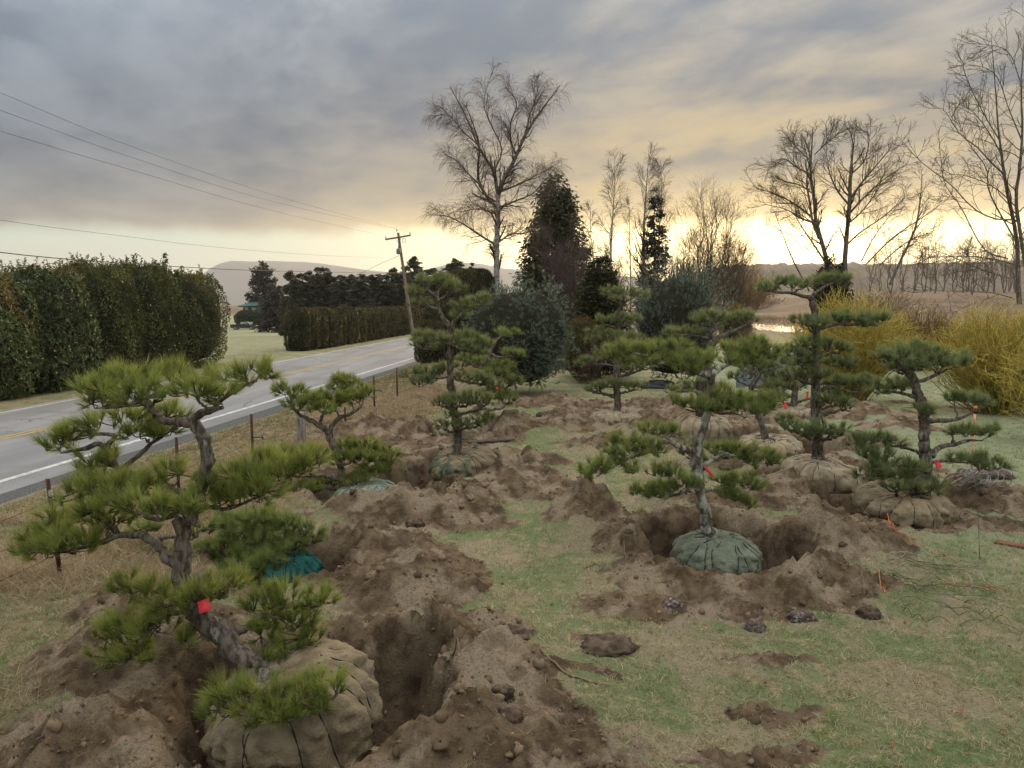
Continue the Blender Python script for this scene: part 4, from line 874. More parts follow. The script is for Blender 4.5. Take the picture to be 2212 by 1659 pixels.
def bare_tree(name, label, base, mains, levels, bark, twigc, cat='tree', group=None, seed=1, jit=.0, sides=8, twigm='twig', keep_rows=False):
    """mains: list of 3-D polylines with radii; levels: dicts for grow()"""
    g = np.random.default_rng(seed)
    root = empty(name, base); tag(root, label, cat, group)
    tr = MB(); S = 14; PP, RR = [], []
    for L, w in mains:
        q, r = smooth_line(L, S, w); q[1:] += g.normal(0, jit, (S - 1, 3)); PP.append(q); RR.append(r)
    PP, RR = np.array(PP), np.array(RR)
    tr.tubes(PP, RR, sides, np.array([(1, 1, 1)] + [(.42, .34, .30)] * (len(PP) - 1)) if bark == 'birch_bark' else None)
    tr.build('trunk', bark, root, True)
    cr = MB(); Pq, Rq = PP, RR
    for li, lv in enumerate(levels):
        lv = dict(lv); src = lv.pop('src', None); sd_ = lv.pop('sides', 4 if li == 0 else 3)
        Pq, Rq = grow(Pq if src is None else PP, Rq if src is None else RR, g=g, **lv)
        v = g.uniform(.75, 1.2, (len(Pq), 1)) * np.array(twigc[min(li, len(twigc) - 1)])
        cr.tubes(Pq, Rq, sd_, v, cap=False)
    cr.build('crown', twigm, root)
    return root
mat('plain_twig', (1, 1, 1), (1, 1, 1), 3, .9, 0, attr=True, spec=.1)
def pl(Y, pts, g=None, dep=0.0):
    """polyline (column, row, diameter px) at depth Y"""
    n = len(pts); dv = np.linspace(0, dep, n)
    return (np.array([P(p[0], p[1], Y + d) for p, d in zip(pts, dv)]), np.array([p[2] * .5 * Y / FPX for p in pts]))
Z6, Z7, Z8 = Z(1600, 200, 1300), Z(2900, 200, 1132), Z(800, 800, 1000)
def zl(z, Y, pts, dep=0.0):
    k = kz(z); return pl(Y, [(*z(a, b), c * k) for a, b, c in pts], dep=dep)
def gb(px, Y, z=None):
    x = P(px, 650, Y)[0]; return (x, Y, Hs(x, Y) if z is None else z)
BR, TW = (.085, .06, .05), (.20, .145, .115)

# weeping birch
Yw = 45
bx = P(1073, 600, Yw)[0]; bz = Hs(bx, Yw)
bt = [(np.array([[bx, Yw, bz - .1], [bx - .02, Yw, 1.5], *[P(*Z6(a, b), Yw) for a, b in ((605, 1450), (605, 1300), (612, 1150), (615, 1050), (612, 960))]]), np.array([.25, .19, .165, .155, .14, .125, .12])),
      zl(Z6, Yw, [(615, 970, 26), (600, 880, 22), (588, 800, 20), (530, 720, 16), (470, 610, 14), (400, 440, 9), (290, 235, 4)], .8),
      zl(Z6, Yw, [(615, 960, 32), (650, 870, 28), (720, 740, 24), (800, 560, 18), (890, 420, 12), (1030, 230, 4)], -.8),
      zl(Z6, Yw, [(610, 1050, 26), (550, 990, 22), (490, 890, 18), (480, 780, 16), (490, 650, 12), (450, 500, 9), (400, 370, 5)], 1.2),
      zl(Z6, Yw, [(735, 700, 16), (700, 600, 12), (700, 480, 10), (740, 350, 7), (660, 240, 4)], -1.0),
      zl(Z6, Yw, [(600, 1300, 16), (500, 1240, 13), (380, 1160, 10), (280, 1110, 7), (190, 1100, 4)], 1.5),
      zl(Z6, Yw, [(620, 1280, 14), (700, 1230, 10), (800, 1220, 7), (880, 1180, 4)], -1.5),
      zl(Z6, Yw, [(620, 1050, 16), (720, 1010, 12), (840, 960, 8), (900, 900, 5), (1000, 780, 3)], -2.0),
      zl(Z6, Yw, [(615, 950, 14), (740, 900, 11), (860, 840, 8), (980, 775, 5)], 1.8),
      zl(Z6, Yw, [(500, 900, 12), (420, 830, 9), (340, 740, 7), (270, 700, 4)], 1.8),
      zl(Z6, Yw, [(470, 620, 10), (380, 540, 8), (290, 430, 5), (220, 430, 3)], -1.5),
      zl(Z6, Yw, [(590, 800, 12), (640, 660, 9), (560, 480, 7), (520, 340, 5), (575, 140, 3)], .5),
      zl(Z6, Yw, [(800, 560, 10), (830, 420, 8), (860, 330, 6), (895, 215, 3)], .9),
      zl(Z6, Yw, [(610, 1180, 12), (560, 1080, 9), (470, 1060, 7), (360, 1080, 4)], -2.2)]
bare_tree('birch_tree', 'big weeping birch with white trunk and drooping bare twigs', (bx, Yw, bz), bt,
          [dict(n=20, t0=.06, t1=.97, ln=1.25, ang=36, trop=.07, noise=.10, S=6, rr=.42, rmin=.010, taper=.45),
           dict(n=6, t0=.12, t1=1, ln=.75, ang=38, trop=-.02, noise=.12, S=5, rr=.5, rmin=.0065),
           dict(n=4, t0=.15, t1=1, ln=.85, ang=32, trop=-.40, noise=.11, S=4, rr=.6, rmin=.0055)],
          'birch_bark', [(.07, .05, .042), (.115, .08, .066), (.14, .10, .082)], 'birch tree', seed=3, twigm='plain_twig')

# smaller birches behind the cedar
def small_birch(px, top, Y, label, seed, w=8, spread=1.0, dark=False, n0=38):
    x, y, z = gb(px, Y); g = np.random.default_rng(seed)
    zt = P(px, top, Y)[2]; n = 6
    L = np.c_[x + np.cumsum(g.normal(0, .12, n)), np.full(n, Y) + g.normal(0, .1, n), np.linspace(z - .1, zt, n)]
    w0 = w * .5 * Y / FPX
    return bare_tree('birch_tree', label, (x, y, z), [(L, np.linspace(w0, .012, n))],
                     [dict(n=n0, t0=.28, t1=.98, ln=2.6 * spread, ang=40, trop=.12, noise=.08, S=6, rr=.4, rmin=.014, taper=.72),
                      dict(n=7, t0=.12, t1=1, ln=1.0 * spread, ang=36, trop=.0, noise=.10, S=4, rr=.5, rmin=.010),
                      dict(n=4, t0=.15, t1=1, ln=.7, ang=32, trop=-.18, noise=.1, S=3, rr=.6, rmin=.008)],
                     'birch_bark', [(.08, .06, .048), (.12, .09, .068), (.14, .105, .08)], 'birch tree', 'birches behind the dark cedar', seed, twigm='plain_twig')
small_birch(1326, 345, 62, 'birch just beside the cedar, with a leaning thin top', 5)
small_birch(1388, 328, 64, 'tallest of the birches behind the cedar, with a pale straight stem', 6, 12)
small_birch(1362, 430, 66, 'thin birch pole between the two taller birches', 7, 5, .7, n0=18)
small_birch(1296, 440, 66, 'short hazy birch half hidden behind the cedar', 8, 5, .8, n0=20)
small_birch(1425, 350, 66, 'birch with arching fan of twigs beside the tallest one', 9, 7, 1.0)

def round_bare(name, px, top, Y, half, label, seed, c=((.09, .065, .05), (.13, .095, .07)), cat='tree', group=None, stems=5, base_px=None, dens=1.0, up=.10, rm=.012):
    """multi-stemmed bare tree or bush; half-width in px"""
    g = np.random.default_rng(seed); x, y, z = gb(px, Y); zt = P(px, top, Y)[2]; hw = half * Y / FPX; hgt = zt - z
    mains = []
    for s in range(stems):
        a = g.uniform(0, 6.28); rad = hw * g.uniform(.15, .75); n = 6; t = np.linspace(0, 1, n)
        e = np.array([x + rad * math.cos(a), y + rad * math.sin(a), z + hgt * g.uniform(.72, .97)])
        L = np.c_[x + (e[0] - x) * t ** 1.3, y + (e[1] - y) * t ** 1.3, z - .1 + (e[2] - z) * t]
        L[1:] += g.normal(0, .02 * hgt, (n - 1, 3)); mains.append((L, np.linspace(max(.02, .010 * hgt), rm, n)))
    return bare_tree(name, label, (x, y, z), mains,
                     [dict(n=int(11 * dens), t0=.2, t1=1, ln=.30 * hgt, ang=38, trop=up, noise=.10, S=5, rr=.5, rmin=rm * 1.1),
                      dict(n=int(6 * dens), t0=.12, t1=1, ln=.16 * hgt, ang=38, trop=.05, noise=.12, S=4, rr=.55, rmin=rm * .8),
                      dict(n=3, t0=.15, t1=1, ln=.10 * hgt, ang=36, trop=.02, noise=.12, S=3, rr=.6, rmin=rm * .6)],
                     'bark', c, cat, group, seed, twigm='plain_twig', sides=6)
TR = 'bare trees at the far bank'
round_bare('bare_tree', 1475, 455, 70, 30, 'bare tree with upright stems right of the birches', 12, group=TR, dens=1.35)
round_bare('bare_tree', 1520, 425, 74, 36, 'bare tree with thin crown above the tall blue pine bush', 13, group=TR, dens=1.35)
round_bare('bare_tree', 1560, 450, 78, 34, 'bare tree at the edge of the bright gap in the clouds', 14, group=TR, dens=1.35)
round_bare('bare_tree', 1590, 500, 72, 46, 'low rounded bare tree beside the sunlit gap over the pond', 15, ((.10, .075, .05), (.16, .12, .07)), group=TR, stems=8)
round_bare('bare_shrub', 1235, 500, 43, 75, 'purplish brown thicket of bare twigs in front of the cedar', 16, ((.085, .06, .055), (.135, .10, .09)), 'shrub', stems=12, dens=1.05, rm=.011)
round_bare('bare_shrub', 1330, 560, 48, 60, 'low brown bare thicket below the birches', 17, ((.085, .06, .05), (.12, .085, .07)), 'shrub', stems=9, rm=.010)
round_bare('bare_shrub', 1525, 600, 55, 50, 'brown bare thicket behind the tall blue pine bush', 18, ((.09, .065, .05), (.13, .10, .07)), 'shrub', stems=9, rm=.011)

# twin-stemmed alder against the sunset
Ya = 55; x, y, z = gb(1805, Ya)
AL = lambda pts, dep=0: zl(Z7, Ya, pts, dep)
al = [AL([(700, 1720, 44), (690, 1600, 36), (650, 1450, 32), (610, 1300, 30), (600, 1150, 26), (570, 960, 22), (575, 800, 14), (590, 590, 5)], .6),
      AL([(830, 1720, 44), (835, 1600, 38), (850, 1400, 34), (870, 1180, 32), (875, 1020, 26), (885, 860, 18), (900, 720, 10), (870, 620, 4)], -.6),
      AL([(640, 1450, 22), (590, 1330, 20), (560, 1150, 16), (540, 1000, 12), (560, 860, 8), (560, 700, 4)], 1.2), AL([(870, 1150, 22), (960, 1020, 16), (1060, 900, 11), (1180, 760, 4)], -1.2),
      AL([(870, 1250, 18), (980, 1130, 14), (1120, 1000, 10), (1290, 880, 4)], 1.3), AL([(860, 1180, 16), (780, 1080, 13), (720, 950, 9), (700, 830, 4)], 1.0), AL([(880, 950, 14), (980, 850, 10), (1020, 700, 7), (1010, 610, 3)], .8),
      AL([(570, 950, 14), (470, 900, 11), (360, 830, 8), (240, 890, 3)], -1.3), AL([(580, 1280, 18), (450, 1180, 13), (320, 1110, 9), (140, 1050, 3)], 1.4), AL([(610, 1330, 16), (500, 1290, 12), (380, 1220, 8), (210, 1180, 3)], -1.6),
      AL([(575, 850, 10), (480, 760, 8), (430, 690, 3)], .8), AL([(600, 800, 9), (680, 720, 7), (780, 640, 3)], -.8), AL([(590, 1100, 12), (480, 1030, 9), (350, 1000, 3)], .9), AL([(860, 1330, 14), (960, 1240, 10), (1080, 1080, 8), (1120, 960, 4)], -1.8),
      AL([(840, 1500, 16), (950, 1400, 12), (1150, 1260, 9), (1330, 1090, 3)], .9), AL([(700, 1650, 16), (600, 1500, 13), (500, 1350, 9), (440, 1250, 4)], -1.2)]
LVA = [dict(n=16, t0=.18, t1=1, ln=1.9, ang=40, trop=.08, noise=.10, S=6, rr=.45, rmin=.014, taper=.45), dict(n=6, t0=.15, t1=1, ln=.85, ang=38, trop=.04, noise=.12, S=4, rr=.55, rmin=.010), dict(n=4, t0=.2, t1=1, ln=.45, ang=36, trop=.0, noise=.14, S=3, rr=.6, rmin=.008)]
bare_tree('alder_tree', 'twin-stemmed bare alder with a fan crown against the sunset', (x, y, z), al, LVA, 'bark', [(.07, .05, .04), (.10, .072, .05), (.12, .085, .055)], 'tree', seed=21, twigm='plain_twig')
Yl = 48; x, y, z = gb(1930, Yl)
bare_tree('bare_tree', 'slim bare tree leaning to the right beside the alder', (x, y, z),
          [zl(Z7, Yl, [(1180, 1800, 24), (1260, 1620, 20), (1370, 1380, 16), (1410, 1180, 11), (1430, 950, 4)]), zl(Z7, Yl, [(1000, 1640, 12), (1200, 1440, 11), (1420, 1290, 8), (1640, 1130, 3)], .8), zl(Z7, Yl, [(1100, 1650, 10), (1300, 1480, 8), (1560, 1370, 3)], -.8), zl(Z7, Yl, [(960, 1620, 10), (1080, 1400, 8), (1300, 1120, 3)], -.5)],
          [dict(n=13, t0=.25, t1=1, ln=1.5, ang=40, trop=.06, noise=.1, S=6, rr=.5, rmin=.012), dict(n=5, t0=.15, t1=1, ln=.7, ang=38, trop=.02, noise=.12, S=5, rr=.55, rmin=.009), dict(n=3, t0=.2, t1=1, ln=.4, ang=36, trop=0, noise=.12, S=4, rr=.6, rmin=.007)],
          'bark', [(.09, .06, .04), (.13, .09, .055)], 'tree', TR, 22, twigm='plain_twig')
Yo = 58; x, y, z = gb(1720, Yo)
bare_tree('bare_tree', 'thin sapling leaning left beside the alder, in the bright gap', (x, y, z), [zl(Z7, Yo, [(560, 1850, 14), (430, 1600, 10), (350, 1400, 7), (290, 1230, 3)]), zl(Z7, Yo, [(350, 1390, 6), (280, 1350, 5), (240, 1335, 2)], .4)],
          [dict(n=10, t0=.2, t1=1, ln=1.2, ang=42, trop=.05, noise=.1, S=5, rr=.5, rmin=.012), dict(n=4, t0=.15, t1=1, ln=.5, ang=38, trop=.02, noise=.12, S=4, rr=.55, rmin=.009)], 'bark', [(.09, .06, .04), (.13, .09, .055)], 'tree', TR, 23, twigm='plain_twig')
# big bare tree at the right edge
Yr = 31; x, y, z = gb(2205, Yr)
rt = [zl(Z7, Yr, [(2175, 1950, 56), (2165, 1700, 46), (2160, 1500, 42), (2130, 1300, 40), (2090, 1120, 36), (2060, 950, 32), (2040, 800, 26), (2010, 560, 18), (1990, 250, 11), (1960, -100, 5)], .5),
      zl(Z7, Yr, [(2260, 1900, 44), (2200, 1500, 38), (2150, 1150, 36), (2180, 900, 30), (2200, 600, 22), (2190, 250, 15), (2230, -250, 6)], -.8),
      zl(Z7, Yr, [(2060, 950, 20), (1960, 860, 16), (1850, 740, 13), (1720, 640, 10), (1600, 460, 6), (1510, 445, 3)], 1.5), zl(Z7, Yr, [(2130, 1300, 20), (1980, 1290, 17), (1820, 1210, 14), (1640, 1020, 11), (1450, 880, 8), (1330, 760, 6), (1230, 640, 3)], -1.5),
      zl(Z7, Yr, [(2090, 1600, 18), (1900, 1520, 15), (1720, 1190, 10), (1600, 1010, 7), (1560, 700, 3)], 1.2), zl(Z7, Yr, [(2140, 1450, 18), (1950, 1100, 15), (1920, 900, 10), (1780, 700, 7), (1660, 480, 3)], -1.0),
      zl(Z7, Yr, [(2030, 700, 14), (1900, 480, 11), (1800, 280, 8), (1720, 60, 3)], .8), zl(Z7, Yr, [(2040, 800, 14), (1950, 640, 11), (1830, 480, 8), (1740, 430, 3)], -1.6), zl(Z7, Yr, [(2200, 700, 16), (2100, 460, 11), (1980, 170, 8), (1720, 90, 3)], 1.0),
      zl(Z7, Yr, [(2160, 1650, 16), (1960, 1600, 13), (1700, 1580, 9), (1380, 1600, 4)], -.6), zl(Z7, Yr, [(2100, 1750, 14), (1880, 1680, 11), (1600, 1560, 8), (1310, 1470, 3)], .8), zl(Z7, Yr, [(2200, 800, 16), (2300, 400, 12), (2350, -100, 5)], .4),
      zl(Z7, Yr, [(2190, 250, 11), (2080, 0, 8), (1820, -60, 3)], .6), zl(Z7, Yr, [(2150, 1200, 14), (1980, 1050, 11), (1760, 960, 8), (1600, 950, 3)], 2.0), zl(Z7, Yr, [(2120, 1900, 14), (1950, 1860, 10), (1700, 1850, 7), (1380, 1840, 3)], -1.2)]
rt = [(L_, w_ * .68) for L_, w_ in rt]
bare_tree('bare_tree', 'large bare tree with long wiry branches beside the golden willows', (x, y, z), rt,
          [dict(n=15, t0=.15, t1=1, ln=1.35, ang=46, trop=.06, noise=.13, S=6, rr=.42, rmin=.010, taper=.4), dict(n=5, t0=.15, t1=1, ln=.62, ang=44, trop=.03, noise=.15, S=5, rr=.55, rmin=.007), dict(n=2, t0=.3, t1=1, ln=.3, ang=42, trop=.02, noise=.15, S=3, rr=.6, rmin=.005)],
          'bark', [(.085, .06, .045), (.11, .08, .055)], 'tree', seed=25, twigm='plain_twig')
# far rows of bare trees across the field
fg = np.random.default_rng(77)
protos = []
for v in range(3):
    o = round_bare('field_tree', 2000, 510, 270, 26, 'bare tree in the row across the rising field', 40 + v, ((.10, .07, .045), (.14, .10, .06)), 'tree', 'bare trees across the field', stems=3, dens=.7, rm=.05)
    protos.append(o)
cols = [1950, 1975, 1998, 2020, 2038, 2060, 2082, 2100, 2124, 2146, 2170, 2195, 2222, 2245, 1925, 1900, 1650, 1672, 1880, 2010, 2092, 2134, 2180]
for j, cpx in enumerate(cols):
    Yf = fg.uniform(255, 330); o = protos[j] if j < 3 else copy_tree(protos[j % 3])
    xx = P(cpx, 620, Yf)[0]; o.location = (xx, Yf, Hs(xx, Yf) - .2); s = fg.uniform(.85, 1.25) * (.5 if cpx < 1700 else 1); o.scale = (s, s, s * fg.uniform(.9, 1.1)); o.rotation_euler = (0, 0, fg.uniform(0, 6.28))

# ------------------------------------------------------------------ evergreen shapes
mat('dark_core', (.012, .014, .007), (.03, .028, .015), 9, 1, 0)  # solid core added to block see-through, interior shade put into its colour
def superell(n, g, e=.6):
    """random points on a rounded box, with outward normals"""
    d = unit(g.normal(size=(n, 3)))
    m = (np.abs(d) ** (2 / e)).sum(1, keepdims=True) ** (-e / 2)
    p = d * m; nn = unit(np.sign(p) * np.abs(p) ** (2 / e - 1)); return p, nn
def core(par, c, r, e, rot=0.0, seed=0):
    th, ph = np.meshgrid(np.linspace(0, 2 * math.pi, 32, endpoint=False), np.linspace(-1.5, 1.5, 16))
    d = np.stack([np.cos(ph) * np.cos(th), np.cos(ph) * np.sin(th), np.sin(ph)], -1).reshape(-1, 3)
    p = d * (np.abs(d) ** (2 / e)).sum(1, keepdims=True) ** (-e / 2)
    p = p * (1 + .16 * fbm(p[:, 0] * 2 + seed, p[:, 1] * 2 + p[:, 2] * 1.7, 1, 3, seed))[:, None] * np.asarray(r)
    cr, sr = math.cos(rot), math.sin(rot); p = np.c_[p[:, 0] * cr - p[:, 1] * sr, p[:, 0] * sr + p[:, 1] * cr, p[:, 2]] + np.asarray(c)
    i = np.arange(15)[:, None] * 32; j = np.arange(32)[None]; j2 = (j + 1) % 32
    m = MB(); m.add(p, np.stack([i + j, i + j2, i + 32 + j2, i + 32 + j], -1).reshape(-1, 4)); return m.build('dark_filler', 'dark_core', par, True)
def hedge_shrub(name, label, c, r, n, ll, lw, cols, cat, group, seed, rot=0.0, e=.55, lump=.14, up=.35, mt='leaf', rosette=0, ragged=0.0):
    g = np.random.default_rng(seed); c = np.asarray(c, float)
    root = empty(name, (c[0], c[1], c[2] - r[2])); tag(root, label, cat, group)
    p, nn = superell(n, g, e)
    k = 1 + lump * fbm(p[:, 0] * 2.3 + seed, p[:, 1] * 2.3 + p[:, 2] * 1.9, 1.3, 4, seed) - g.random(n) ** 2 * .16
    p = p * k[:, None] * np.asarray(r); nn = unit(nn / np.asarray(r))
    cr, sr = math.cos(rot), math.sin(rot)
    rt_ = lambda q: np.c_[q[:, 0] * cr - q[:, 1] * sr, q[:, 0] * sr + q[:, 1] * cr, q[:, 2]]
    p = rt_(p) + c; nn = rt_(nn)
    keep = p[:, 2] > c[2] - r[2] * .97; p, nn = p[keep], nn[keep]
    nz = fbm(p[:, 0] + p[:, 1] * .6, p[:, 2], .9, 4, seed + 3) + .15 * g.normal(size=len(p))
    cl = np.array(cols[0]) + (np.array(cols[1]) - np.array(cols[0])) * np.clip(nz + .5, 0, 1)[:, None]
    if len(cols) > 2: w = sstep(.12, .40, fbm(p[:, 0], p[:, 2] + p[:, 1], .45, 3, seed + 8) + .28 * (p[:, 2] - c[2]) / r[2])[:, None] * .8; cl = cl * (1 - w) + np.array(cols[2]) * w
    if rosette:
        p = np.repeat(p, rosette, 0); nn = np.repeat(nn, rosette, 0); cl = np.repeat(cl, rosette, 0)
        dr = unit(g.normal(size=p.shape)); dr = unit(dr - nn * (dr * nn).sum(1, keepdims=True) * .6 + np.array([0, 0, -.15])); p = p + dr * ll * .5
    else: dr = nn * .5 + np.array([0, 0, up]) + g.normal(0, .55, p.shape)
    cl = cl * g.uniform(.85, 1.15, (len(p), 1))
    if ragged:
        top_ = np.where(p[:, 2] > c[2] + r[2] * .62)[0]; pk = g.choice(top_, min(170, len(top_)), replace=False); K2 = 14
        ax_ = unit(np.c_[g.normal(0, .35, (len(pk), 2)), np.ones(len(pk))]); hh = ragged * g.uniform(.4, 2.0, len(pk)); fs = np.linspace(0, 1, K2)
        q = p[pk][:, None] + ax_[:, None] * (hh[:, None] * fs[None])[..., None]; dq = unit(g.normal(size=q.shape)); dq[..., 2] = np.abs(dq[..., 2]) * .6; q = q + dq * ll * .35
        p = np.concatenate([p, q.reshape(-1, 3)]); dr = np.concatenate([dr, dq.reshape(-1, 3)]); cl = np.concatenate([cl, np.repeat(cl[pk], K2, 0)])
        sb_ = MB(); sb_.tubes(np.stack([p[pk] - ax_ * .1, p[pk] + ax_ * hh[:, None]], 1), np.full((len(pk), 2), .008), 3, np.tile((.6, .6, .4), (len(pk), 1)), cap=False); tag(sb_.build('sprigs', 'twig', root), kind='stuff')
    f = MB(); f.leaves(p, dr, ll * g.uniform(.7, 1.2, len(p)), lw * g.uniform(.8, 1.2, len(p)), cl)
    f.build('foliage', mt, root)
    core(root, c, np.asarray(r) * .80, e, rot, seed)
    return root
ra = math.atan2(RD[1], RD[0]) - math.pi / 2
def at_line(px, t): q = on_line(px, t); return q[:2]
def along(px0, px1, top, t, depth, name, label, seed, **kw):
    a, b = at_line(px0, t), at_line(px1, t); m = (a + b) / 2; hl_ = np.linalg.norm(b - a) / 2
    zt = on_line((px0 + px1) / 2, t, top)[2]
    mid = m + RN * depth; z0 = Hs(*mid) - .15
    return hedge_shrub(name, label, (*mid, (zt + z0) / 2), (depth, hl_ * 1.10, (zt - z0) / 2), rot=ra, seed=seed, **kw)
RH = dict(n=5000, ll=.14, lw=.045, cols=((.042, .062, .022), (.13, .17, .060), (.21, .145, .048)), cat='shrub', group='evergreen hedge across the road', rosette=5, e=.5, lump=.16, ragged=.30)
LA = dict(n=17000, ll=.125, lw=.06, cols=((.044, .060, .017), (.125, .145, .042), (.155, .145, .038)), cat='shrub', group='evergreen hedge across the road', e=.5, lump=.12, ragged=.28)
along(-190, -20, 612, 19.0, 1.6, 'rhododendron_hedge', 'rhododendron at the outer end of the evergreen hedge across the road', 201, **{**RH, 'n': 1800})
along(-30, 110, 600, 19.0, 1.6, 'rhododendron_hedge', 'dark rhododendron with bronze top leaves beyond the road', 202, **RH)
along(100, 235, 584, 19.0, 1.6, 'rhododendron_hedge', 'dark rhododendron joining the broad-leaved laurel across the road', 203, **RH)
along(228, 330, 578, 19.0, 1.6, 'laurel_hedge', 'yellowish laurel next to the rhododendrons across the road', 204, **LA)
along(325, 420, 576, 19.0, 1.6, 'laurel_hedge', 'glossy laurel in the middle of the laurel run', 205, **LA)
along(412, 512, 590, 19.0, 1.7, 'laurel_hedge', 'rounded end laurel bordering the lawn and parked truck', 206, **LA)

# clipped arborvitae columns
def arbor_mesh(seed, n=4200, hgt=3.0, rad=.62):
    g = np.random.default_rng(seed); p, nn = superell(n, g, .42)
    wv = 1 + .10 * np.sin(np.arctan2(p[:, 1], p[:, 0]) * 7 + seed) - g.random(n) ** 2 * .14 + .10 * fbm(p[:, 0] * 3, p[:, 1] * 3 + p[:, 2] * 2, 1.2, 3, seed)
    q = p * np.c_[rad * wv, rad * wv, np.full(n, hgt / 2)]; q[:, 2] += hgt / 2
    q = q[q[:, 2] > .02]; nn = nn[:len(q)]
    nz = np.clip(fbm(q[:, 0] * 2 + q[:, 1], q[:, 2], 1.8, 3, seed) + .45 + .25 * g.normal(size=len(q)), 0, 1)[:, None]
    cl = np.array((.030, .032, .010)) * (1 - nz) + np.array((.105, .096, .030)) * nz
    d = np.c_[g.normal(0, .25, (len(q), 2)), np.ones(len(q))]
    m = MB(); m.leaves(q, d, g.uniform(.10, .22, len(q)), g.uniform(.03, .06, len(q)), cl); me = m.mesh('foliage', 'leaf')
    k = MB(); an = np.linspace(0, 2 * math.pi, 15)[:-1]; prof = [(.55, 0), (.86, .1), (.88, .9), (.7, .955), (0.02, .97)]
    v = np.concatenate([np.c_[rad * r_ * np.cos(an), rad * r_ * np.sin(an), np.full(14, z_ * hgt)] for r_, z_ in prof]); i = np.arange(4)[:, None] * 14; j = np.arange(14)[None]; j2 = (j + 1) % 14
    k.add(v, np.stack([i + j, i + j2, i + 14 + j2, i + 14 + j], -1).reshape(-1, 4)); return me, k.mesh('dark_filler', 'dark_core', True)  # the added dark core fills the inside of each column
AR = [arbor_mesh(300 + v) for v in range(3)]
def arbor(xy, z, hgt, rad, label, group, v):
    r = empty('arborvitae', (*xy, z)); tag(r, label, 'hedge shrub', group)
    s = (rad / .62, rad / .62, hgt / 3.0)
    for nm, me in zip(('foliage', 'dark_filler'), AR[v % 3]):
        o = bpy.data.objects.new(nm, me); scene.collection.objects.link(o); o.parent = r
    r.scale = s; r.rotation_euler = (0, 0, v * 1.7); return r
ag = np.random.default_rng(9)
sA, sB = on_line(640, 19.9)[:2] @ RD, on_line(915, 19.9)[:2] @ RD
nA = 27; r0 = (sB - sA) / nA * .62
for j in range(nA):
    s = sA + (sB - sA) * (j + .5) / nA; xy = road_xy(s, 19.9); z = Hs(*xy); zt = on_line(612, 19.9, 667)[2] - z
    arbor(xy, z - .05, zt * ag.uniform(.97, 1.03), max(.8, r0) * ag.uniform(.95, 1.08), 'clipped brown-green arborvitae column in the hedge beyond the road' if j else 'end arborvitae column of the clipped hedge, facing the lawn', 'clipped arborvitae hedge beyond the road' , j)
for j, (px, top, Y, rad) in enumerate(((928, 690, 40, .75), (950, 650, 41, .8), (976, 612, 42, .85), (1003, 584, 43.5, .85), (1030, 582, 45, .85), (1050, 598, 46.5, .7))):
    xx = P(px, 650, Y)[0]; z = Hs(xx, Y); arbor((xx, Y), z - .05, P(px, top, Y)[2] - z, rad, 'tall arborvitae in the short clump between road and blue bush', 'arborvitae clump beside the road', j + 1)

# conifers
def conifer(name, label, px, top, Y, half, cols, cat='conifer', group=None, seed=1, n=7000, ll=.30, lw=.10, droop=-.25, prof=1.0, bottom=.04, trunk_r=None, x=None, gap=.0, hgt=None):
    g = np.random.default_rng(seed)
    if x is None: x, y, z = gb(px, Y); hgt = P(px, top, Y)[2] - z; hw = half * Y / FPX
    else: y, z = Y, Hs(x, Y); hw = half
    root = empty(name, (x, y, z)); tag(root, label, cat, group)
    tr = MB(); t5 = np.linspace(0, 1, 6); tr.tubes(np.c_[x + .02 * hgt * g.normal(size=6) * t5 * .4, np.full(6, y), z - .1 + hgt * .99 * t5], np.linspace(trunk_r or .02 * hgt, .012, 6), 7); tr.build('trunk', 'bark', root, True)
    nb = max(60, n // 26); h = bottom + (1 - bottom) * (1 - g.random(nb) ** .62); a = g.uniform(0, 6.28, nb)
    L = hw * (1 - h) ** prof * g.uniform(.66, 1.15, nb) + .05 * hw
    per = n // nb; s = np.sqrt(g.random((nb, per))); k = L[:, None] * s
    dirn = np.stack([np.cos(a), np.sin(a)], 1)
    pt = np.stack([x + dirn[:, :1] * k, y + dirn[:, 1:] * k, z + h[:, None] * hgt + droop * k + .12 * k * s * s + g.normal(0, .05 * hw, k.shape)], -1)
    pt[..., :2] += g.normal(0, .06 * hw, pt[..., :2].shape) + 0
    d = np.concatenate([np.broadcast_to(dirn[:, None], (nb, per, 2)) * .8, np.full((nb, per, 1), droop * .9)], -1) + g.normal(0, .45, (nb, per, 3))
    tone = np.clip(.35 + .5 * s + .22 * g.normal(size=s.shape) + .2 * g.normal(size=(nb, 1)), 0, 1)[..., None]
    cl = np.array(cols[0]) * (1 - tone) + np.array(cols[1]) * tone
    m = MB(); q = pt.reshape(-1, 3)
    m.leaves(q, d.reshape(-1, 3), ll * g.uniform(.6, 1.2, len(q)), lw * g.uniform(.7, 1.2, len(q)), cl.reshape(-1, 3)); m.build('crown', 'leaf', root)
    return root
conifer('cedar_tree', 'dense dark cedar with pointed double top beside the birch', 1200, 380, 50, 108, ((.022, .026, .010), (.088, .086, .036)), 'cedar tree', None, 401, 34000, .36, .12, -.3, .56)
conifer('spruce_tree', 'thin dark conifer standing among the birches', 1413, 402, 63, 46, ((.016, .016, .009), (.055, .046, .027)), 'conifer', None, 402, 7000, .36, .11, -.25, .65, .08)
conifer('hinoki_cypress', 'near-black hinoki cypress between the two blue pine bushes', 1295, 552, 33, 80, ((.012, .015, .005), (.050, .052, .016)), 'conifer', None, 403, 18000, .17, .08, .0, .55)
conifer('scots_pine', 'round-topped pine tree standing above the teal-roofed house', 570, 568, 190, 42, ((.014, .020, .010), (.045, .050, .026)), 'pine tree', None, 405, 3500, 1.1, .4, .15, .42, .25)
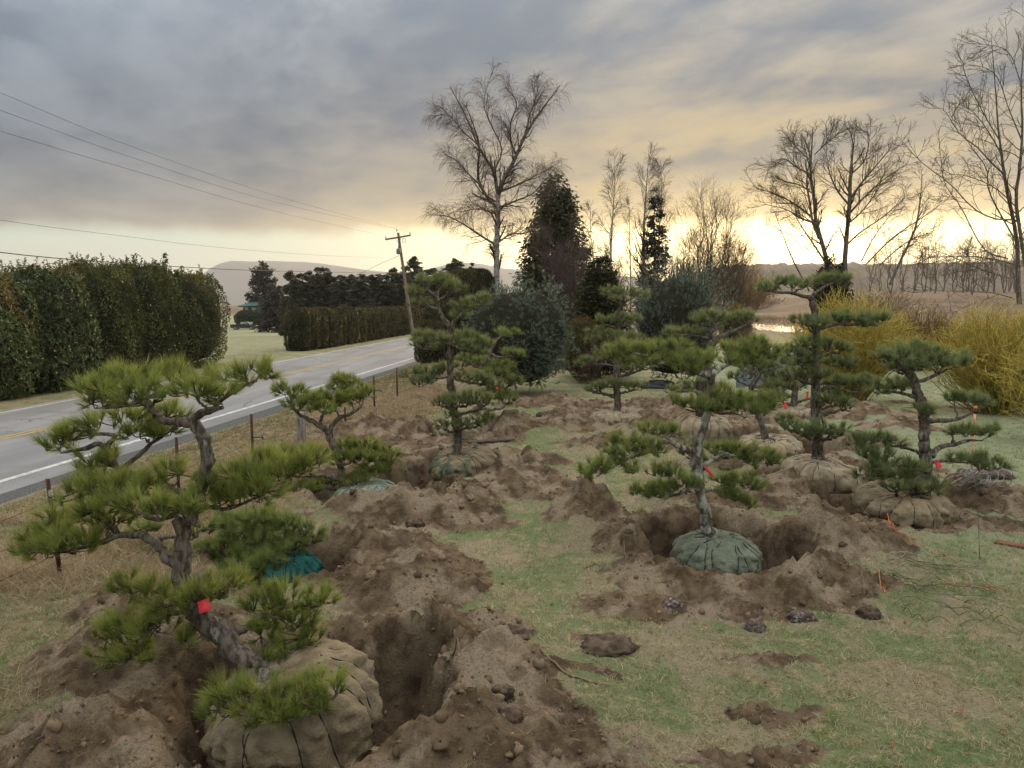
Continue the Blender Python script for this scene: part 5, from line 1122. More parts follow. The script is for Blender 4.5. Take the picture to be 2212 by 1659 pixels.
conifer('spindly_conifer', 'spindly conifer tip showing above the laurel hedge', 362, 540, 60, 26, ((.02, .024, .012), (.05, .055, .03)), 'conifer', None, 406, 700, .5, .12, -.05, .7, .2)
conifer('dark_conifer', 'broad dark cedar reaching the lawn behind the house', 598, 610, 150, 44, ((.012, .015, .009), (.040, .040, .024)), 'cedar tree', None, 407, 4500, .9, .28, -.25, .55)
conifer('dark_conifer', 'dark spiky conifer top just left of the arborvitae clump', 1019, 556, 105, 16, ((.012, .013, .008), (.036, .032, .02)), 'conifer', None, 409, 1500, .7, .2, -.25, .8)
cp = [conifer('row_cedar', 'narrow dark cedar in the spiky-topped row behind the clipped hedge', 700, 575, 110, 22, ((.030, .033, .020), (.10, .096, .055)), 'cedar tree', 'cedar row behind the hedge', 420 + v, 7500, .65, .22, -.3, .36) for v in range(3)]
cg = np.random.default_rng(5); h0 = P(700, 575, 110)[2] - Hs(P(700, 650, 110)[0], 110)
for j, cpx in enumerate(np.linspace(628, 1012, 27)):
    Yc = 112 + cg.uniform(-3, 5); o = cp[j] if j < 3 else copy_tree(cp[j % 3]); xx = P(cpx + cg.uniform(-4, 4), 650, Yc)[0]
    zz = Hs(xx, Yc); tgt = P(cpx, 588 - 18 * (cpx > 870) - cg.uniform(-14, 16), Yc)[2] - zz
    o.location = (xx, Yc, zz); s = cg.uniform(1.15, 1.5); o.scale = (s, s, tgt / h0); o.rotation_euler = (0, 0, cg.uniform(0, 6.28))

# blue pine bushes with upright candles
def blue_pine(label, px, base, top, half, seed, cols, nsh=1300, cand=.30, e=.9):
    g = np.random.default_rng(seed); b = G(px, base); Y = b[1]; z0 = Hs(b[0], Y); zt = P(px, top, Y)[2]; hw = half * Y / FPX; hz = (zt - z0) / 2
    root = empty('blue_pine_bush', (b[0], Y, z0)); tag(root, label, 'pine bush', None)
    p, nn = superell(nsh, g, e); k = (1.02 + .55 * fbm(p[:, 0] * 2.2, p[:, 1] * 2 + p[:, 2] * 2.4, 1.2, 3, seed) - .25 * g.random(nsh) ** 2 + .22 * (g.random(nsh) < .12) * g.random(nsh))[:, None]
    lc = unit(g.normal(size=(11, 3))) * g.uniform(.35, .62, (11, 1)); lc[0] = 0; lr = g.uniform(.34, .56, 11); lr[0] = .80; wl = lr ** 2 / (lr ** 2).sum(); li = g.choice(11, nsh, p=wl)
    p = lc[li] + p * lr[li][:, None]; keep_ = np.ones(nsh, bool)
    for q_ in range(11): keep_ &= (np.linalg.norm((p - lc[q_]) / lr[q_], axis=1) > .82)
    p, nn, k = p[keep_], nn[keep_], k[keep_]; nsh = len(p)
    C = p * k * np.array([hw, hw * .9, hz]) + np.array([b[0], Y, z0 + hz]); C[:, 2] = np.maximum(C[:, 2], z0 + .12)
    A = unit(nn * .75 + np.array([0, 0, .75 if cand > .2 else .35]) + g.normal(0, .3, C.shape)); K = 22
    r = g.normal(size=(nsh, K, 3)); pr = unit(r - A[:, None] * (r * A[:, None]).sum(2, keepdims=True)); ln = cand * g.uniform(.5, 1.1, (nsh, 1)) * (1 + .9 * np.clip(p[:, 2:3], 0, 1))
    st = g.random((nsh, K)) * ln; D = A[:, None] * .75 + pr * .8; B = C[:, None] + A[:, None] * (st[..., None] - .1)
    tone = np.clip(.4 + .5 * (p[:, 2:3] * .4 + .3) + .25 * g.normal(size=(nsh, 1)) + .12 * g.normal(size=(nsh, K)), 0, 1)[..., None]
    cl = (np.array(cols[0]) * (1 - tone) + np.array(cols[1]) * tone).reshape(-1, 3)
    m = MB(); m.blades(B.reshape(-1, 3), D.reshape(-1, 3), g.uniform(.07, .12, nsh * K), .011, cl, cl * 1.15); m.build('foliage', 'needle', root)
    s = MB(); t2 = np.linspace(0, 1, 2)[None, :, None]; s.tubes(C[:, None] - A[:, None] * .15 + A[:, None] * (ln[..., None] + .12) * t2, np.full((nsh, 2), .010), 3, np.tile((.55, .5, .4), (nsh, 1)), cap=False); s.build('shoots', 'twig', root)
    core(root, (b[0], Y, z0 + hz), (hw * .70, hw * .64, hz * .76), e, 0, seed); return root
blue_pine('broad blue-green pine bush with curling shoots behind the centre pine', 1120, 850, 600, 126, 501, ((.075, .13, .092), (.29, .41, .31)), 6500, .11)
blue_pine('upright blue-grey pine bush with candle-like shoots beside the pond', 1456, 832, 576, 108, 502, ((.075, .14, .112), (.29, .43, .355)), 4200, .28)
hedge_shrub('ivy_clump', 'dark ivy clump wrapped round the foot of the alder', (P(1800, 560, 54)[0], 54, 2.9), (1.25, 1.1, 3.1), 9000, .20, .10, ((.016, .018, .008), (.060, .056, .026)), 'ivy', None, 404, e=1.0, lump=.5)
hedge_shrub('golden_shrub', 'small golden-olive shrub squeezed between dark cypress and blue bush', (*P(1262, 700, 31)[:2], 1.35), (.75, .7, 1.35), 5000, .09, .03, ((.05, .04, .010), (.16, .115, .022)), 'shrub', None, 511, e=.9)
hedge_shrub('golden_shrub', 'small golden cypress at the pond side of the upright blue bush', (*P(1592, 650, 44)[:2], 1.5), (.9, .8, 1.7), 4000, .14, .04, ((.10, .07, .015), (.26, .18, .04)), 'shrub', None, 512, e=1.0)
round_bare('bramble_thicket', 1282, 742, 29.5, 48, 'reddish brown bramble thicket between the two blue bushes', 515, ((.075, .045, .035), (.12, .075, .055)), 'shrub', stems=11, dens=.8, rm=.010, up=-.02)

# golden willows
def willow(label, px, base, top, half, seed, c0, c1, n=230, name='golden_willow', lean=0.0, dep=.8, sub=6, rm=.0065):
    g = np.random.default_rng(seed); b = G(px, base); Y = b[1]; z0 = Hs(b[0], Y); hgt = P(px, top, Y)[2] - z0; hw = half * Y / FPX
    root = empty(name, (b[0], Y, z0)); tag(root, label, 'willow', 'golden-stemmed willows')
    a = g.uniform(0, 6.28, n); rad = np.sqrt(g.random(n)); S = 7; t = np.linspace(0, 1, S)[None, :, None]
    B = np.c_[b[0] + .35 * hw * rad * np.cos(a) * g.random(n), Y + .35 * hw * dep * rad * np.sin(a) * g.random(n), np.full(n, z0 - .05)]
    E = np.c_[b[0] + hw * rad * np.cos(a) + lean, Y + hw * dep * rad * np.sin(a), z0 + hgt * (1 - .45 * rad ** 2) * g.uniform(.7, 1.02, n)]
    Mid = (B + E) / 2 + np.c_[np.zeros((n, 2)), .16 * hgt * rad] + g.normal(0, .10 * hgt, (n, 3))
    Q = (1 - t) ** 2 * B[:, None] + 2 * t * (1 - t) * Mid[:, None] + t ** 2 * E[:, None]; Q[:, 1:] += g.normal(0, .02, (n, S - 1, 3))
    Rr = np.linspace(.018, .006, S)[None].repeat(n, 0) * g.uniform(.7, 1.2, (n, 1))
    tr = MB(); cc = lambda k: np.array(c0) + (np.array(c1) - np.array(c0)) * g.random((k, 1))
    tr.tubes(Q, Rr, 3, cc(n) * .75, cap=False); tr.build('trunk', 'plain_twig', root)
    m = MB(); q1, r1 = grow(Q, Rr, sub, .2, 1, .26 * hgt, 34, .06, .16, 4, .6, rm, g, .3); m.tubes(q1, r1, 3, cc(len(q1)), cap=False)
    q2, r2 = grow(q1, r1, 2, .1, 1, .15 * hgt, 36, .05, .18, 3, .7, rm * .9, g); m.tubes(q2, r2, 3, cc(len(q2)) * 1.1, cap=False); m.build('crown', 'plain_twig', root); return root
YG, OC = (.24, .19, .05), (.68, .55, .13)
willow('dense golden willow behind the tall straight pine', 1830, 868, 630, 132, 601, YG, OC, 400)
willow('large golden willow bordering the frosty lawn', 2150, 892, 655, 155, 602, YG, OC, 420)
willow('dull brown-gold willow between the two bright golden ones', 1985, 800, 655, 110, 603, (.14, .095, .03), (.25, .18, .06), 240)
willow('golden willow at the frame of the lawn beyond the pink stake', 2290, 960, 690, 120, 604, YG, OC, 90)
willow('amber weeping willow across the pond', 1608, 688, 560, 62, 605, (.17, .10, .03), (.32, .20, .06), 150, 'weeping_willow', sub=6, rm=.03)
willow('grey-brown brush on the pond bank under the alder', 1800, 760, 672, 60, 606, (.10, .075, .045), (.16, .12, .075), 150, 'bank_brush', sub=4, rm=.012)
willow('pale brown brush on the near pond bank beside the blue bush', 1610, 790, 712, 45, 607, (.13, .09, .06), (.21, .15, .10), 140, 'bank_brush', sub=4, rm=.011)
willow('brown brush thicket beyond the pond below the ridge', 1640, 676, 632, 60, 608, (.12, .085, .05), (.2, .14, .085), 110, 'bank_brush', sub=4, rm=.03)
willow('brown brush at the foot of the bare field beside the willows', 1900, 700, 612, 90, 609, (.13, .095, .05), (.22, .16, .08), 130, 'bank_brush', sub=4, rm=.02)

# ------------------------------------------------------------------ utility pole and lines
mat('pole_wood', (.17, .13, .10), (.28, .225, .175), 3, .9, .3, 20, stretch=(4, 4, .3))
mat('crossarm_wood', (.16, .085, .055), (.22, .13, .085), 3, .9, .2, 20)
mat('steel_grey', (.16, .165, .17), (.22, .225, .23), 5, .5, 0, metal=.3)
mat('porcelain', (.22, .16, .12), (.30, .22, .17), 5, .3, 0)
mat('line_dark', (.05, .05, .06), (.08, .08, .09), 5, .6, 0)
Yp = 76.0
pb, ptop = P(892, 716, Yp), P(860, 503, Yp)
pb[2] = min(pb[2], Hs(pb[0], Yp)) - .1
pole = empty('utility_pole', pb); tag(pole, 'leaning wooden utility pole with a crossarm beside the clipped hedge', 'utility pole')
m = MB(); m.tubes(np.linspace(pb, ptop, 8), np.linspace(.19, .12, 8), 12); m.build('pole', 'pole_wood', pole, True)
ca, cb = P(*Z8(1585, 318), Yp - .2), P(*Z8(1808, 281), Yp + .2)
ax = unit(cb - ca); upv = np.array([0, 0, 1.0]); fw = np.cross(upv, ax)
rotm = np.stack([ax, fw, np.cross(ax, fw)], 1)
m = MB(); m.box((ca + cb) / 2 - fw * .18, (np.linalg.norm(cb - ca), .12, .16), None, rotm); m.build('crossarm', 'crossarm_wood', pole)
for p_ in (P(*Z8(1672, 308), Yp), P(*Z8(1725, 300), Yp)):
    m = MB(); m.tubes([p_ - fw * .2, P(*Z8(1703, 352), Yp) - fw * .1], [.02, .02], 6); m.build('arm_brace', 'steel_grey', pole)
tops = []
for u in (.03, .46, .97):
    q = ca + (cb - ca) * u - fw * .18 + (np.array([0, 0, .5]) if u == .46 else 0)
    m = MB(); m.tubes([q + [0, 0, .06], q + [0, 0, .14], q + [0, 0, .15], q + [0, 0, .22], q + [0, 0, .23], q + [0, 0, .30]], [.03, .03, .07, .05, .07, .03], 8); m.build('insulator', 'porcelain', pole, True); tops.append(q + [0, 0, .3])
pa, pz = P(*Z8(1705, 395), Yp), P(*Z8(1708, 445), Yp)
off = -ax * .05 - fw * .28
m = MB(); L = np.linspace(pz, pa, 6) + off; m.tubes(L, [.20, .23, .23, .23, .23, .14], 14); m.build('transformer', 'steel_grey', pole, True)
m = MB(); m.tubes([L[-1], L[-1] + [0, 0, .35]], [.05, .03], 8); m.build('bushing', 'porcelain', pole, True)
q = P(*Z8(1745, 328), Yp); m = MB(); m.tubes([q + [-.1, 0, .2], q + [.15, 0, .22], q + [.2, 0, -.15], q + [-.05, 0, -.2], q + [-.1, 0, .2]], [.03] * 5, 6); m.build('switch', 'line_dark', pole)
def wire(pts, r, label, sag=0.0):
    q = smooth_line(pts, 40); m = MB(); m.tubes(q, np.full(40, r), 5); return tag(m.build('power_line', 'line_dark'), label, 'power line', 'overhead lines along the road')
def lw(px, py, t=18.6): return on_line(px, t, py)
wire([lw(-420, 30), lw(0, 200), lw(300, 322), lw(620, 430), tops[2]], .0075, 'topmost overhead line, strung to the crossarm end nearer the birch')
wire([lw(-420, 90), lw(0, 238), lw(300, 345), lw(600, 438), tops[1]], .0075, 'middle overhead line, strung to the peak of the wooden pole')
wire([lw(-420, 150), lw(0, 283), lw(300, 372), lw(600, 458), tops[0]], .0075, 'lower of the three high lines, strung to the outer crossarm end')
wire([lw(-420, 400), lw(0, 475), lw(250, 508), lw(480, 535), lw(700, 552), P(865, 558, Yp)], .0065, 'thin faint service line below the crossarm lines')
wire([lw(-420, 480), lw(0, 545), lw(260, 568), lw(520, 583), lw(720, 588), P(872, 590, Yp)], .017, 'thick low telephone cable crossing above the hedges')
wire([P(862, 552, Yp), P(800, 580, 100), P(720, 620, 150)], .02, 'service drop running from the pole down towards the house')

# ------------------------------------------------------------------ house and truck beyond the lawn
mat('roof_teal', (.085, .20, .20), (.11, .245, .24), 2, .5, 0); mat('wall_grey', (.10, .10, .11), (.13, .13, .14), 2, .8, 0); mat('trim_dark', (.035, .035, .04), (.05, .05, .055), 2, .7, 0)
mat('window_glass', (.30, .32, .33), (.42, .43, .42), .5, .08, 0, spec=.8); mat('truck_green', (.010, .020, .016), (.014, .027, .021), 2, .25, 0, spec=.6); mat('tyre', (.012, .012, .012), (.02, .02, .02), 5, .9, 0); mat('chrome', (.45, .45, .45), (.5, .5, .5), 5, .2, 0, metal=.9); mat('lamp_glass', (.75, .72, .62), (.8, .78, .7), 5, .1, 0, spec=.8)
Yh = 186.0
hx0, hx1 = P(516, 660, Yh)[0], P(640, 660, Yh)[0]; hz = P(520, 660, Yh)[2]; rz = P(583, 637, Yh)[2]; gz = Hs((hx0 + hx1) / 2, Yh)
house = empty('house', ((hx0 + hx1) / 2, Yh + 5, gz)); tag(house, 'grey house with a teal metal hip roof across the lawn', 'house')
m = MB(); m.box(((hx0 + hx1) / 2, Yh + 5, (gz + hz) / 2 - .1), (hx1 - hx0 - 1.6, 9, hz - gz + .1)); m.build('wall', 'wall_grey', house)
rl = (hx0 + hx1) / 2 - 2.2; rr_ = (hx0 + hx1) / 2 + 2.2; rx_ = P(583, 637, Yh)[0]
roof_v = [(hx0, Yh - .4, hz), (hx1, Yh - .4, hz), (hx1, Yh + 10.4, hz), (hx0, Yh + 10.4, hz), (rx_, Yh + 5, rz), (hx1 - (rx_ - hx0), Yh + 5, rz)]
m = MB(); m.add(roof_v, [(0, 1, 5, 4), (2, 3, 4, 5)]); m.add(roof_v, [(3, 0, 4), (1, 2, 5)]); m.add(roof_v, [(0, 3, 2, 1)]); roof = m.build('roof', 'roof_teal', house)
for j in range(14):
    u = (j + .5) / 14; a = np.array(roof_v[0]) * (1 - u) + np.array(roof_v[1]) * u; tpt = np.array(roof_v[4]) * (1 - u) + np.array(roof_v[5]) * u
    m = MB(); m.tubes([a + [0, -.02, .04], tpt + [0, -.02, .04]], [.05, .05], 4); m.build('seam', 'roof_teal', roof)
m = MB(); m.box(((hx0 + hx1) / 2, Yh - .42, hz - .18), (hx1 - hx0 + .1, .12, .30)); m.build('fascia', 'trim_dark', house)
for (a, b_) in ((529, 537), (543, 555)):
    xa, xb = P(a, 665, Yh + .5)[0], P(b_, 665, Yh + .5)[0]; za, zb = P(a, 670, Yh + .5)[2], P(a, 661.5, Yh + .5)[2]
    m = MB(); m.box(((xa + xb) / 2, Yh + .46, (za + zb) / 2), (xb - xa + .2, .10, zb - za + .2)); w = m.build('window', 'trim_dark', house)
    m = MB(); m.box(((xa + xb) / 2, Yh + .39, (za + zb) / 2), (xb - xa - .1, .06, zb - za - .1)); m.build('pane', 'window_glass', w)
hedge_shrub('garden_shrub', 'rounded dark green shrub in front of the grey house', (P(538, 682, 176)[0], 176, -.4), (3.4, 1.6, 2.0), 2200, .5, .2, ((.015, .026, .012), (.05, .075, .03)), 'shrub', None, 801, e=.9)
# pickup, nose to the right
Yt = 166.0; tx, tz = P(556, 712, Yt)[0], None
tz = Hs(tx - 2.5, Yt)
truck = empty('pickup_truck', (tx - 2.7, Yt, tz)); tag(truck, 'dark green pickup truck parked by the house, headlight glinting', 'truck')
def TV(x, z): return (tx + x, tz + z)
prof = [(-5.5, .55), (-5.5, 1.15), (-3.5, 1.17), (-3.4, 1.25), (-1.45, 1.22), (-1.25, 1.16), (-.15, 1.02), (0, .9), (0, .5), (-.25, .42), (-5.3, .42)]
def extr(pr, y0, y1):
    n = len(pr); k = MB(); v = np.array([(*[TV(*p)[0]], y0, TV(*p)[1]) for p in pr] + [(TV(*p)[0], y1, TV(*p)[1]) for p in pr]); i = np.arange(n); j = (i + 1) % n
    k.add(v, np.stack([i, j, j + n, i + n], 1)); k.add(v, [list(range(n))[::-1]]); k.add(v, [list(range(n, 2 * n))]); return k
extr(prof, Yt - .95, Yt + .95).build('body', 'truck_green', truck)
extr([(-3.55, 1.15), (-3.35, 1.78), (-2.2, 1.80), (-1.35, 1.2)], Yt - .85, Yt + .85).build('cab', 'truck_green', truck)
for pr in ([(-3.35, 1.22), (-3.25, 1.68), (-2.62, 1.69), (-2.62, 1.22)], [(-2.52, 1.22), (-2.52, 1.69), (-2.22, 1.69), (-1.62, 1.22)]): extr(pr, Yt - .875, Yt - .84).build('side_window', 'window_glass', truck)
m = MB(); a, b_ = TV(-2.12, 1.74), TV(-1.36, 1.24); m.add([(a[0], Yt - .75, a[1]), (a[0], Yt + .75, a[1]), (b_[0] + .03, Yt + .8, b_[1] + .02), (b_[0] + .03, Yt - .8, b_[1] + .02)], [(0, 1, 2, 3)]); m.build('windscreen', 'window_glass', truck)
for wx in (-4.5, -1.05):
    for sy_ in (-.86, .86):
        an = np.linspace(0, 2 * math.pi, 20); m = MB(); q = np.array([tx + wx, Yt + sy_, tz + .37]); m.tubes([q - [0, .12, 0], q + [0, .12, 0]], [.37, .37], 20); w = m.build('wheel', 'tyre', truck)
        m = MB(); m.tubes([q - [0, .13, 0], q + [0, .13, 0]], [.2, .2], 14); m.build('rim', 'chrome', w)
for sy_ in (-.7, .7):
    m = MB(); m.box((tx + .01, Yt + sy_, tz + .85), (.10, .34, .2)); m.build('headlight', 'lamp_glass', truck)
m = MB(); m.box((tx + .04, Yt, tz + .55), (.14, 1.9, .18)); m.build('bumper', 'chrome', truck)
m = MB(); m.box((tx - 2.05, Yt - 1.05, tz + 1.28), (.12, .2, .18)); m.build('wing_mirror', 'truck_green', truck)
m = MB(); m.box((tx - .9, Yt - .97, tz + 1.45), (.5, .02, .4)); m.build('white_sheet', 'paint_white', truck)

# ------------------------------------------------------------------ wire fence along the verge
FT = 6.35
fa = road_xy(4, FT); fence = empty('wire_fence', (*fa, 0)); tag(fence, 'rusty barbed wire fence on steel T-posts along the road verge', 'fence')
posts = [(103, 1034, 133, 'steel'), (370, 948, 376, 's'), (534, 897, 541, 's'), (645, 893, 648, 'wood'), (743, 880, 744, 's'), (803, 813, 808, 's'), (853, 795, 858, 's'), (904, 782, 905, 's'), (0 - 260, 1150, -240, 's')]
tops_ = []
for tpx, tpy, bpx, kind in posts:
    top = on_line(tpx, FT, tpy); bot = on_line(bpx, FT)[:2]; zb = Hs(*bot)
    if tpx == 103: bot = G(133, 1262)[:2]; top = P(103, 1034, bot[1]); zb = Hs(*bot)
    h = top[2]
    if kind == 'wood':
        m = MB(); m.tubes([(*bot, zb - .1), (bot[0], bot[1], h - .03), (bot[0], bot[1], h)], [.105, .10, .085], 12); m.build('wooden_post', 'wood_grey', fence, True)
    else:
        b3 = np.array([*bot, zb - .1]); t3 = np.array([top[0], top[1], h]) if tpx == 103 else np.array([bot[0] + (top[0] - bot[0]) * .3, bot[1], h])
        m = MB(); d = unit(t3 - b3); sx_ = unit(np.cross(d, [0, 1, 0])); sy_ = np.cross(d, sx_); rm_ = np.stack([sx_, sy_, d], 1); L = np.linalg.norm(t3 - b3)
        m.box((b3 + t3) / 2, (.048, .007, L), None, rm_); m.box((b3 + t3) / 2 + sy_ * .022, (.007, .04, L), None, rm_)
        for kk in range(5): m.box(b3 + d * L * (.45 + .11 * kk) - sy_ * .006, (.02, .012, .012), None, rm_)
        po = m.build('steel_post', 'rust', fence)
        if tpx in (534, 853, 803):
            q = b3 + d * L * .62; m = MB(); m.tubes([q, q + [.22, -.04, .0]], [.011, .011], 5); m.tubes([q + [.20, -.04, .035], q + [.22, -.04, -.035]], [.014, .014], 5); m.build('insulator_arm', 'line_dark', po)
        if tpx in (103, 904): m = MB(); m.tubes([t3 - d * (.13 if tpx == 103 else .02), t3 - d * (.20 if tpx == 103 else .10)], [.031, .031], 6); m.build('white_band', 'paint_white', po)
    tops_.append((bot, zb, h))
tops_.sort(key=lambda q: q[0] @ RD)
for f in (.25, .52, .80):
    pts = [np.array([*b_, z_ + (h - z_) * f]) for b_, z_, h in tops_]; L = []
    for a, b_ in zip(pts[:-1], pts[1:]):
        u = np.linspace(0, 1, 14)[:-1, None]; L.append(a + (b_ - a) * u - np.array([0, 0, .05]) * np.sin(u * math.pi))
    L = np.concatenate(L + [pts[-1][None]]); m = MB(); m.tubes(L, np.full(len(L), .0032), 4); wo = m.build('barbed_wire', 'rust', fence)
    br_ = MB(); dist = np.r_[0, np.cumsum(np.linalg.norm(np.diff(L, axis=0), axis=1))]; qs = np.arange(.1, dist[-1], .16); q = np.stack([np.interp(qs, dist, L[:, c_]) for c_ in range(3)], 1); d = unit(rng.normal(size=q.shape)) * .022
    br_.tubes(np.stack([q - d, q + d], 1), np.full((len(q), 2), .002), 3, cap=False); tag(br_.build('barbs', 'rust', wo), kind='stuff')

# ------------------------------------------------------------------ screen fence behind the right-hand pines
mat('screen_blue', (.115, .145, .185), (.155, .19, .235), 3, .7, .2, 14, stretch=(8, 8, .4))
sc = empty('fabric_screen', (*P(1700, 800, 31)[:2], 0)); tag(sc, 'grey-blue fabric screen on stakes between the pines and the pond', 'screen fence')
a, b_ = P(1590, 830, 29.0), P(1815, 790, 37.0); n = 60; u = np.linspace(0, 1, n); base = a[:2] + (b_[:2] - a[:2]) * u[:, None]; nrm = unit(np.array([b_[1] - a[1], -(b_[0] - a[0])]))
base = base + nrm * (.05 * np.sin(u * 60) + .08 * np.sin(u * 17))[:, None]; zb = H(base[:, 0], base[:, 1]); zt = np.array([P(1590 + (1815 - 1590) * q, 800 - 92 * q ** .8, 29 + 8 * q)[2] for q in u])
v = np.concatenate([np.c_[base, zb], np.c_[base, zt], np.c_[base + nrm * .012, zb], np.c_[base + nrm * .012, zt]]); i = np.arange(n - 1)
m = MB(); m.add(v, np.concatenate([np.stack([i, i + 1, i + n + 1, i + n], 1), np.stack([i + 2 * n, i + 3 * n, i + 3 * n + 1, i + 2 * n + 1], 1), np.stack([i + n, i + n + 1, i + 3 * n + 1, i + 3 * n], 1)])); m.build('fabric', 'screen_blue', sc)
for q in range(2, n, 9): m = MB(); m.tubes([(*(base[q] - nrm * .06), zb[q] - .1), (*(base[q] - nrm * .06), zt[q] + .06)], [.022, .02], 6); m.build('stake', 'wood_grey', sc)

# ------------------------------------------------------------------ small things on the ground
mat('stake_pink', (.75, .30, .24), (.82, .36, .28), 6, .6, 0); mat('stake_wood', (.50, .30, .14), (.60, .38, .19), 14, .8, 0); mat('twine_orange', (.62, .17, .05), (.72, .24, .08), 9, .7, 0); mat('plank_dark', (.055, .042, .036), (.10, .075, .06), 8, .9, .3, 20); mat('board_brown', (.13, .055, .04), (.19, .085, .06), 6, .9, .2, 20); mat('sheet_black', (.008, .010, .012), (.014, .016, .02), 5, .45, .3, 9)
mat('willow_rod', (.10, .085, .05), (.20, .175, .105), 4, .7, 0); mat('rod_pale', (.28, .27, .20), (.36, .35, .27), 4, .7, 0)
mat('clod_dark', (.060, .042, .030), (.140, .102, .070), 9, 1, .8, 30); mat('clod_frost', (.070, .048, .040), (.13, .095, .078), 9, 1, .8, 30, c3=(.26, .25, .25), c3scale=26, c3lo=.50, c3hi=.66); mat('stick', (.13, .085, .055), (.21, .15, .10), 12, .9, .2, 30)
# marking stake
s0 = P(*Y3(1790, 512), 14.6); s1 = P(*Y3(1790, 318), 14.6); sb = np.array([s0[0], s0[1], Hs(s0[0], s0[1]) - .1])
st = empty('marking_stake', sb); tag(st, 'pink sprayed wooden marking stake with orange tip by the golden willow', 'stake')
m = MB(); m.box((sb + [s0[0], s0[1], s0[2]]) / 2 * [1, 1, 1] + 0, (.034, .02, s0[2] - sb[2])); m.build('lower_stake', 'stake_wood', st)
m = MB(); zc = s0[2] + (s1[2] - s0[2]) * .66; m.box((s0[0], s0[1], (s0[2] + zc) / 2), (.036, .021, zc - s0[2])); m.build('pink_band', 'stake_pink', st)
m = MB(); m.box((s0[0] + .01, s0[1], (zc + s1[2]) / 2), (.036, .022, s1[2] - zc)); m.build('top', 'stake_wood', st)
m = MB(); m.box((s0[0] + .005, s0[1], s1[2] - .04), (.056, .04, .075)); m.build('orange_ribbon', 'twine_orange', st)
m = MB(); m.box((s0[0] + .012, s0[1], zc + .03), (.046, .03, .055)); m.build('black_mark', 'rope', st)
# tangled coil of wire
g = np.random.default_rng(8); cc = G(2110, 1098); cz = Hs(cc[0], cc[1]); m = MB()
ks = np.linspace(0, 1, 420); pts = []; ctr = np.array([cc[0], cc[1], cz + .2])
for lp in range(24):
    c0 = np.array([cc[0] + g.normal(0, .22), cc[1] + g.normal(0, .14), cz + g.uniform(.12, .38)]); rd = g.uniform(.09, .20); ax1 = unit(g.normal(size=3) * [1, .5, .6]); ax2 = unit(np.cross(ax1, g.normal(size=3)))
    a_ = np.linspace(0, g.uniform(4.5, 7), 16) + g.uniform(0, 6.28); pts.append(c0 + rd * (np.cos(a_)[:, None] * ax1 + np.sin(a_)[:, None] * ax2))
L = smooth_line(np.concatenate(pts)[::2], 900); L[:, 2] = np.maximum(L[:, 2], H(L[:, 0], L[:, 1]) + .01); m.tubes(L, np.full(900, .0042), 4); tag(m.build('wire_coil', 'wire'), 'tangled coil of grey wire on the soil beside the netted ball', 'wire coil')
# cut willow rods strewn on the grass, each rod one thing
ZB = Z(3300, 1950, 732)
rods = [((580, 800), (700, 840), (800, 775)), ((600, 790), (900, 800), (1150, 850), (1500, 905), (1780, 840)), ((560, 960), (800, 1080), (1000, 1130), (1300, 1100), (1600, 1130), (1900, 1150)), ((540, 980), (760, 1060), (1060, 1140), (1400, 1180)), ((640, 930), (900, 900), (1200, 880), (1480, 800), (1490, 720), (1340, 620)),
        ((880, 690), (1100, 800), (1250, 920), (1340, 1000), (1400, 1100), (1540, 1175), (1690, 1110)), ((940, 1040), (1100, 980), (1150, 900), (1140, 800), (1300, 760), (1330, 640)), ((560, 1190), (720, 1300), (860, 1400), (1010, 1500)), ((780, 1390), (880, 1480), (1050, 1530), (1340, 1550)), ((740, 1220), (1000, 1220), (1300, 1260), (1700, 1270), (1960, 1300), (2140, 1420)),
        ((1200, 1340), (1350, 1390), (1540, 1370), (1660, 1280), (1850, 1170), (2060, 1080), (2200, 1190)), ((1000, 1120), (1300, 900), (1420, 850), (1600, 860), (1800, 720), (1690, 620)), ((1680, 490), (1675, 620), (1685, 760)), ((1420, 900), (1560, 1000), (1600, 1100), (1540, 1180)), ((1100, 1480), (1300, 1420), (1500, 1470), (1700, 1480), (1880, 1460), (1960, 1380)),
        ((800, 820), (1000, 900), (1250, 950), (1500, 960), (1750, 1080), (1950, 1150)), ((830, 870), (1000, 930), (1200, 1020), (1400, 1100), (1700, 1100), (1900, 1120)), ((1500, 1310), (1700, 1420), (1850, 1500), (2100, 1600)), ((1400, 920), (1500, 940), (1700, 1010), (1780, 1130)), ((660, 1330), (900, 1290), (1150, 1330), (1380, 1400)), ((1450, 1560), (1700, 1500), (1900, 1530), (2200, 1650)), ((880, 1180), (1200, 1160), (1500, 1190), (1800, 1160), (2200, 1020)),
        ((700, 1160), (950, 1130), (1200, 1200), (1450, 1330), (1600, 1330)), ((600, 840), (900, 830), (1300, 870), (1550, 860), (1750, 770))]
for j, pr in enumerate(rods):
    q = np.array([[*G(*ZB(a_, b_))[:2], 0] for a_, b_ in pr]); L = smooth_line(q, 36); u = np.linspace(0, 1, 36)
    L[:, 2] = H(L[:, 0], L[:, 1]) + .02 + .10 * np.abs(np.sin(u * math.pi * (1 + j % 3))) * (.3 + .7 * ((j * 37) % 10) / 10)
    if j == 12: L = np.linspace(G(*ZB(1685, 760)), G(*ZB(1685, 760)) + np.array([-.03, .05, .62]), 36)
    m = MB(); m.tubes(L, np.linspace(.0055, .003, 36), 5); pale_ = j in (0, 1, 5, 13, 18)
    tag(m.build('cut_rod', 'rod_pale' if pale_ else 'willow_rod', None, True), 'pale thin cut rod lying in the heap of rods on the lawn' if pale_ else ('rod standing upright in the turf beside the heap of rods' if j == 12 else 'dark thin cut rod lying in the heap of rods on the lawn'), 'rod', 'cut rods strewn on the lawn')
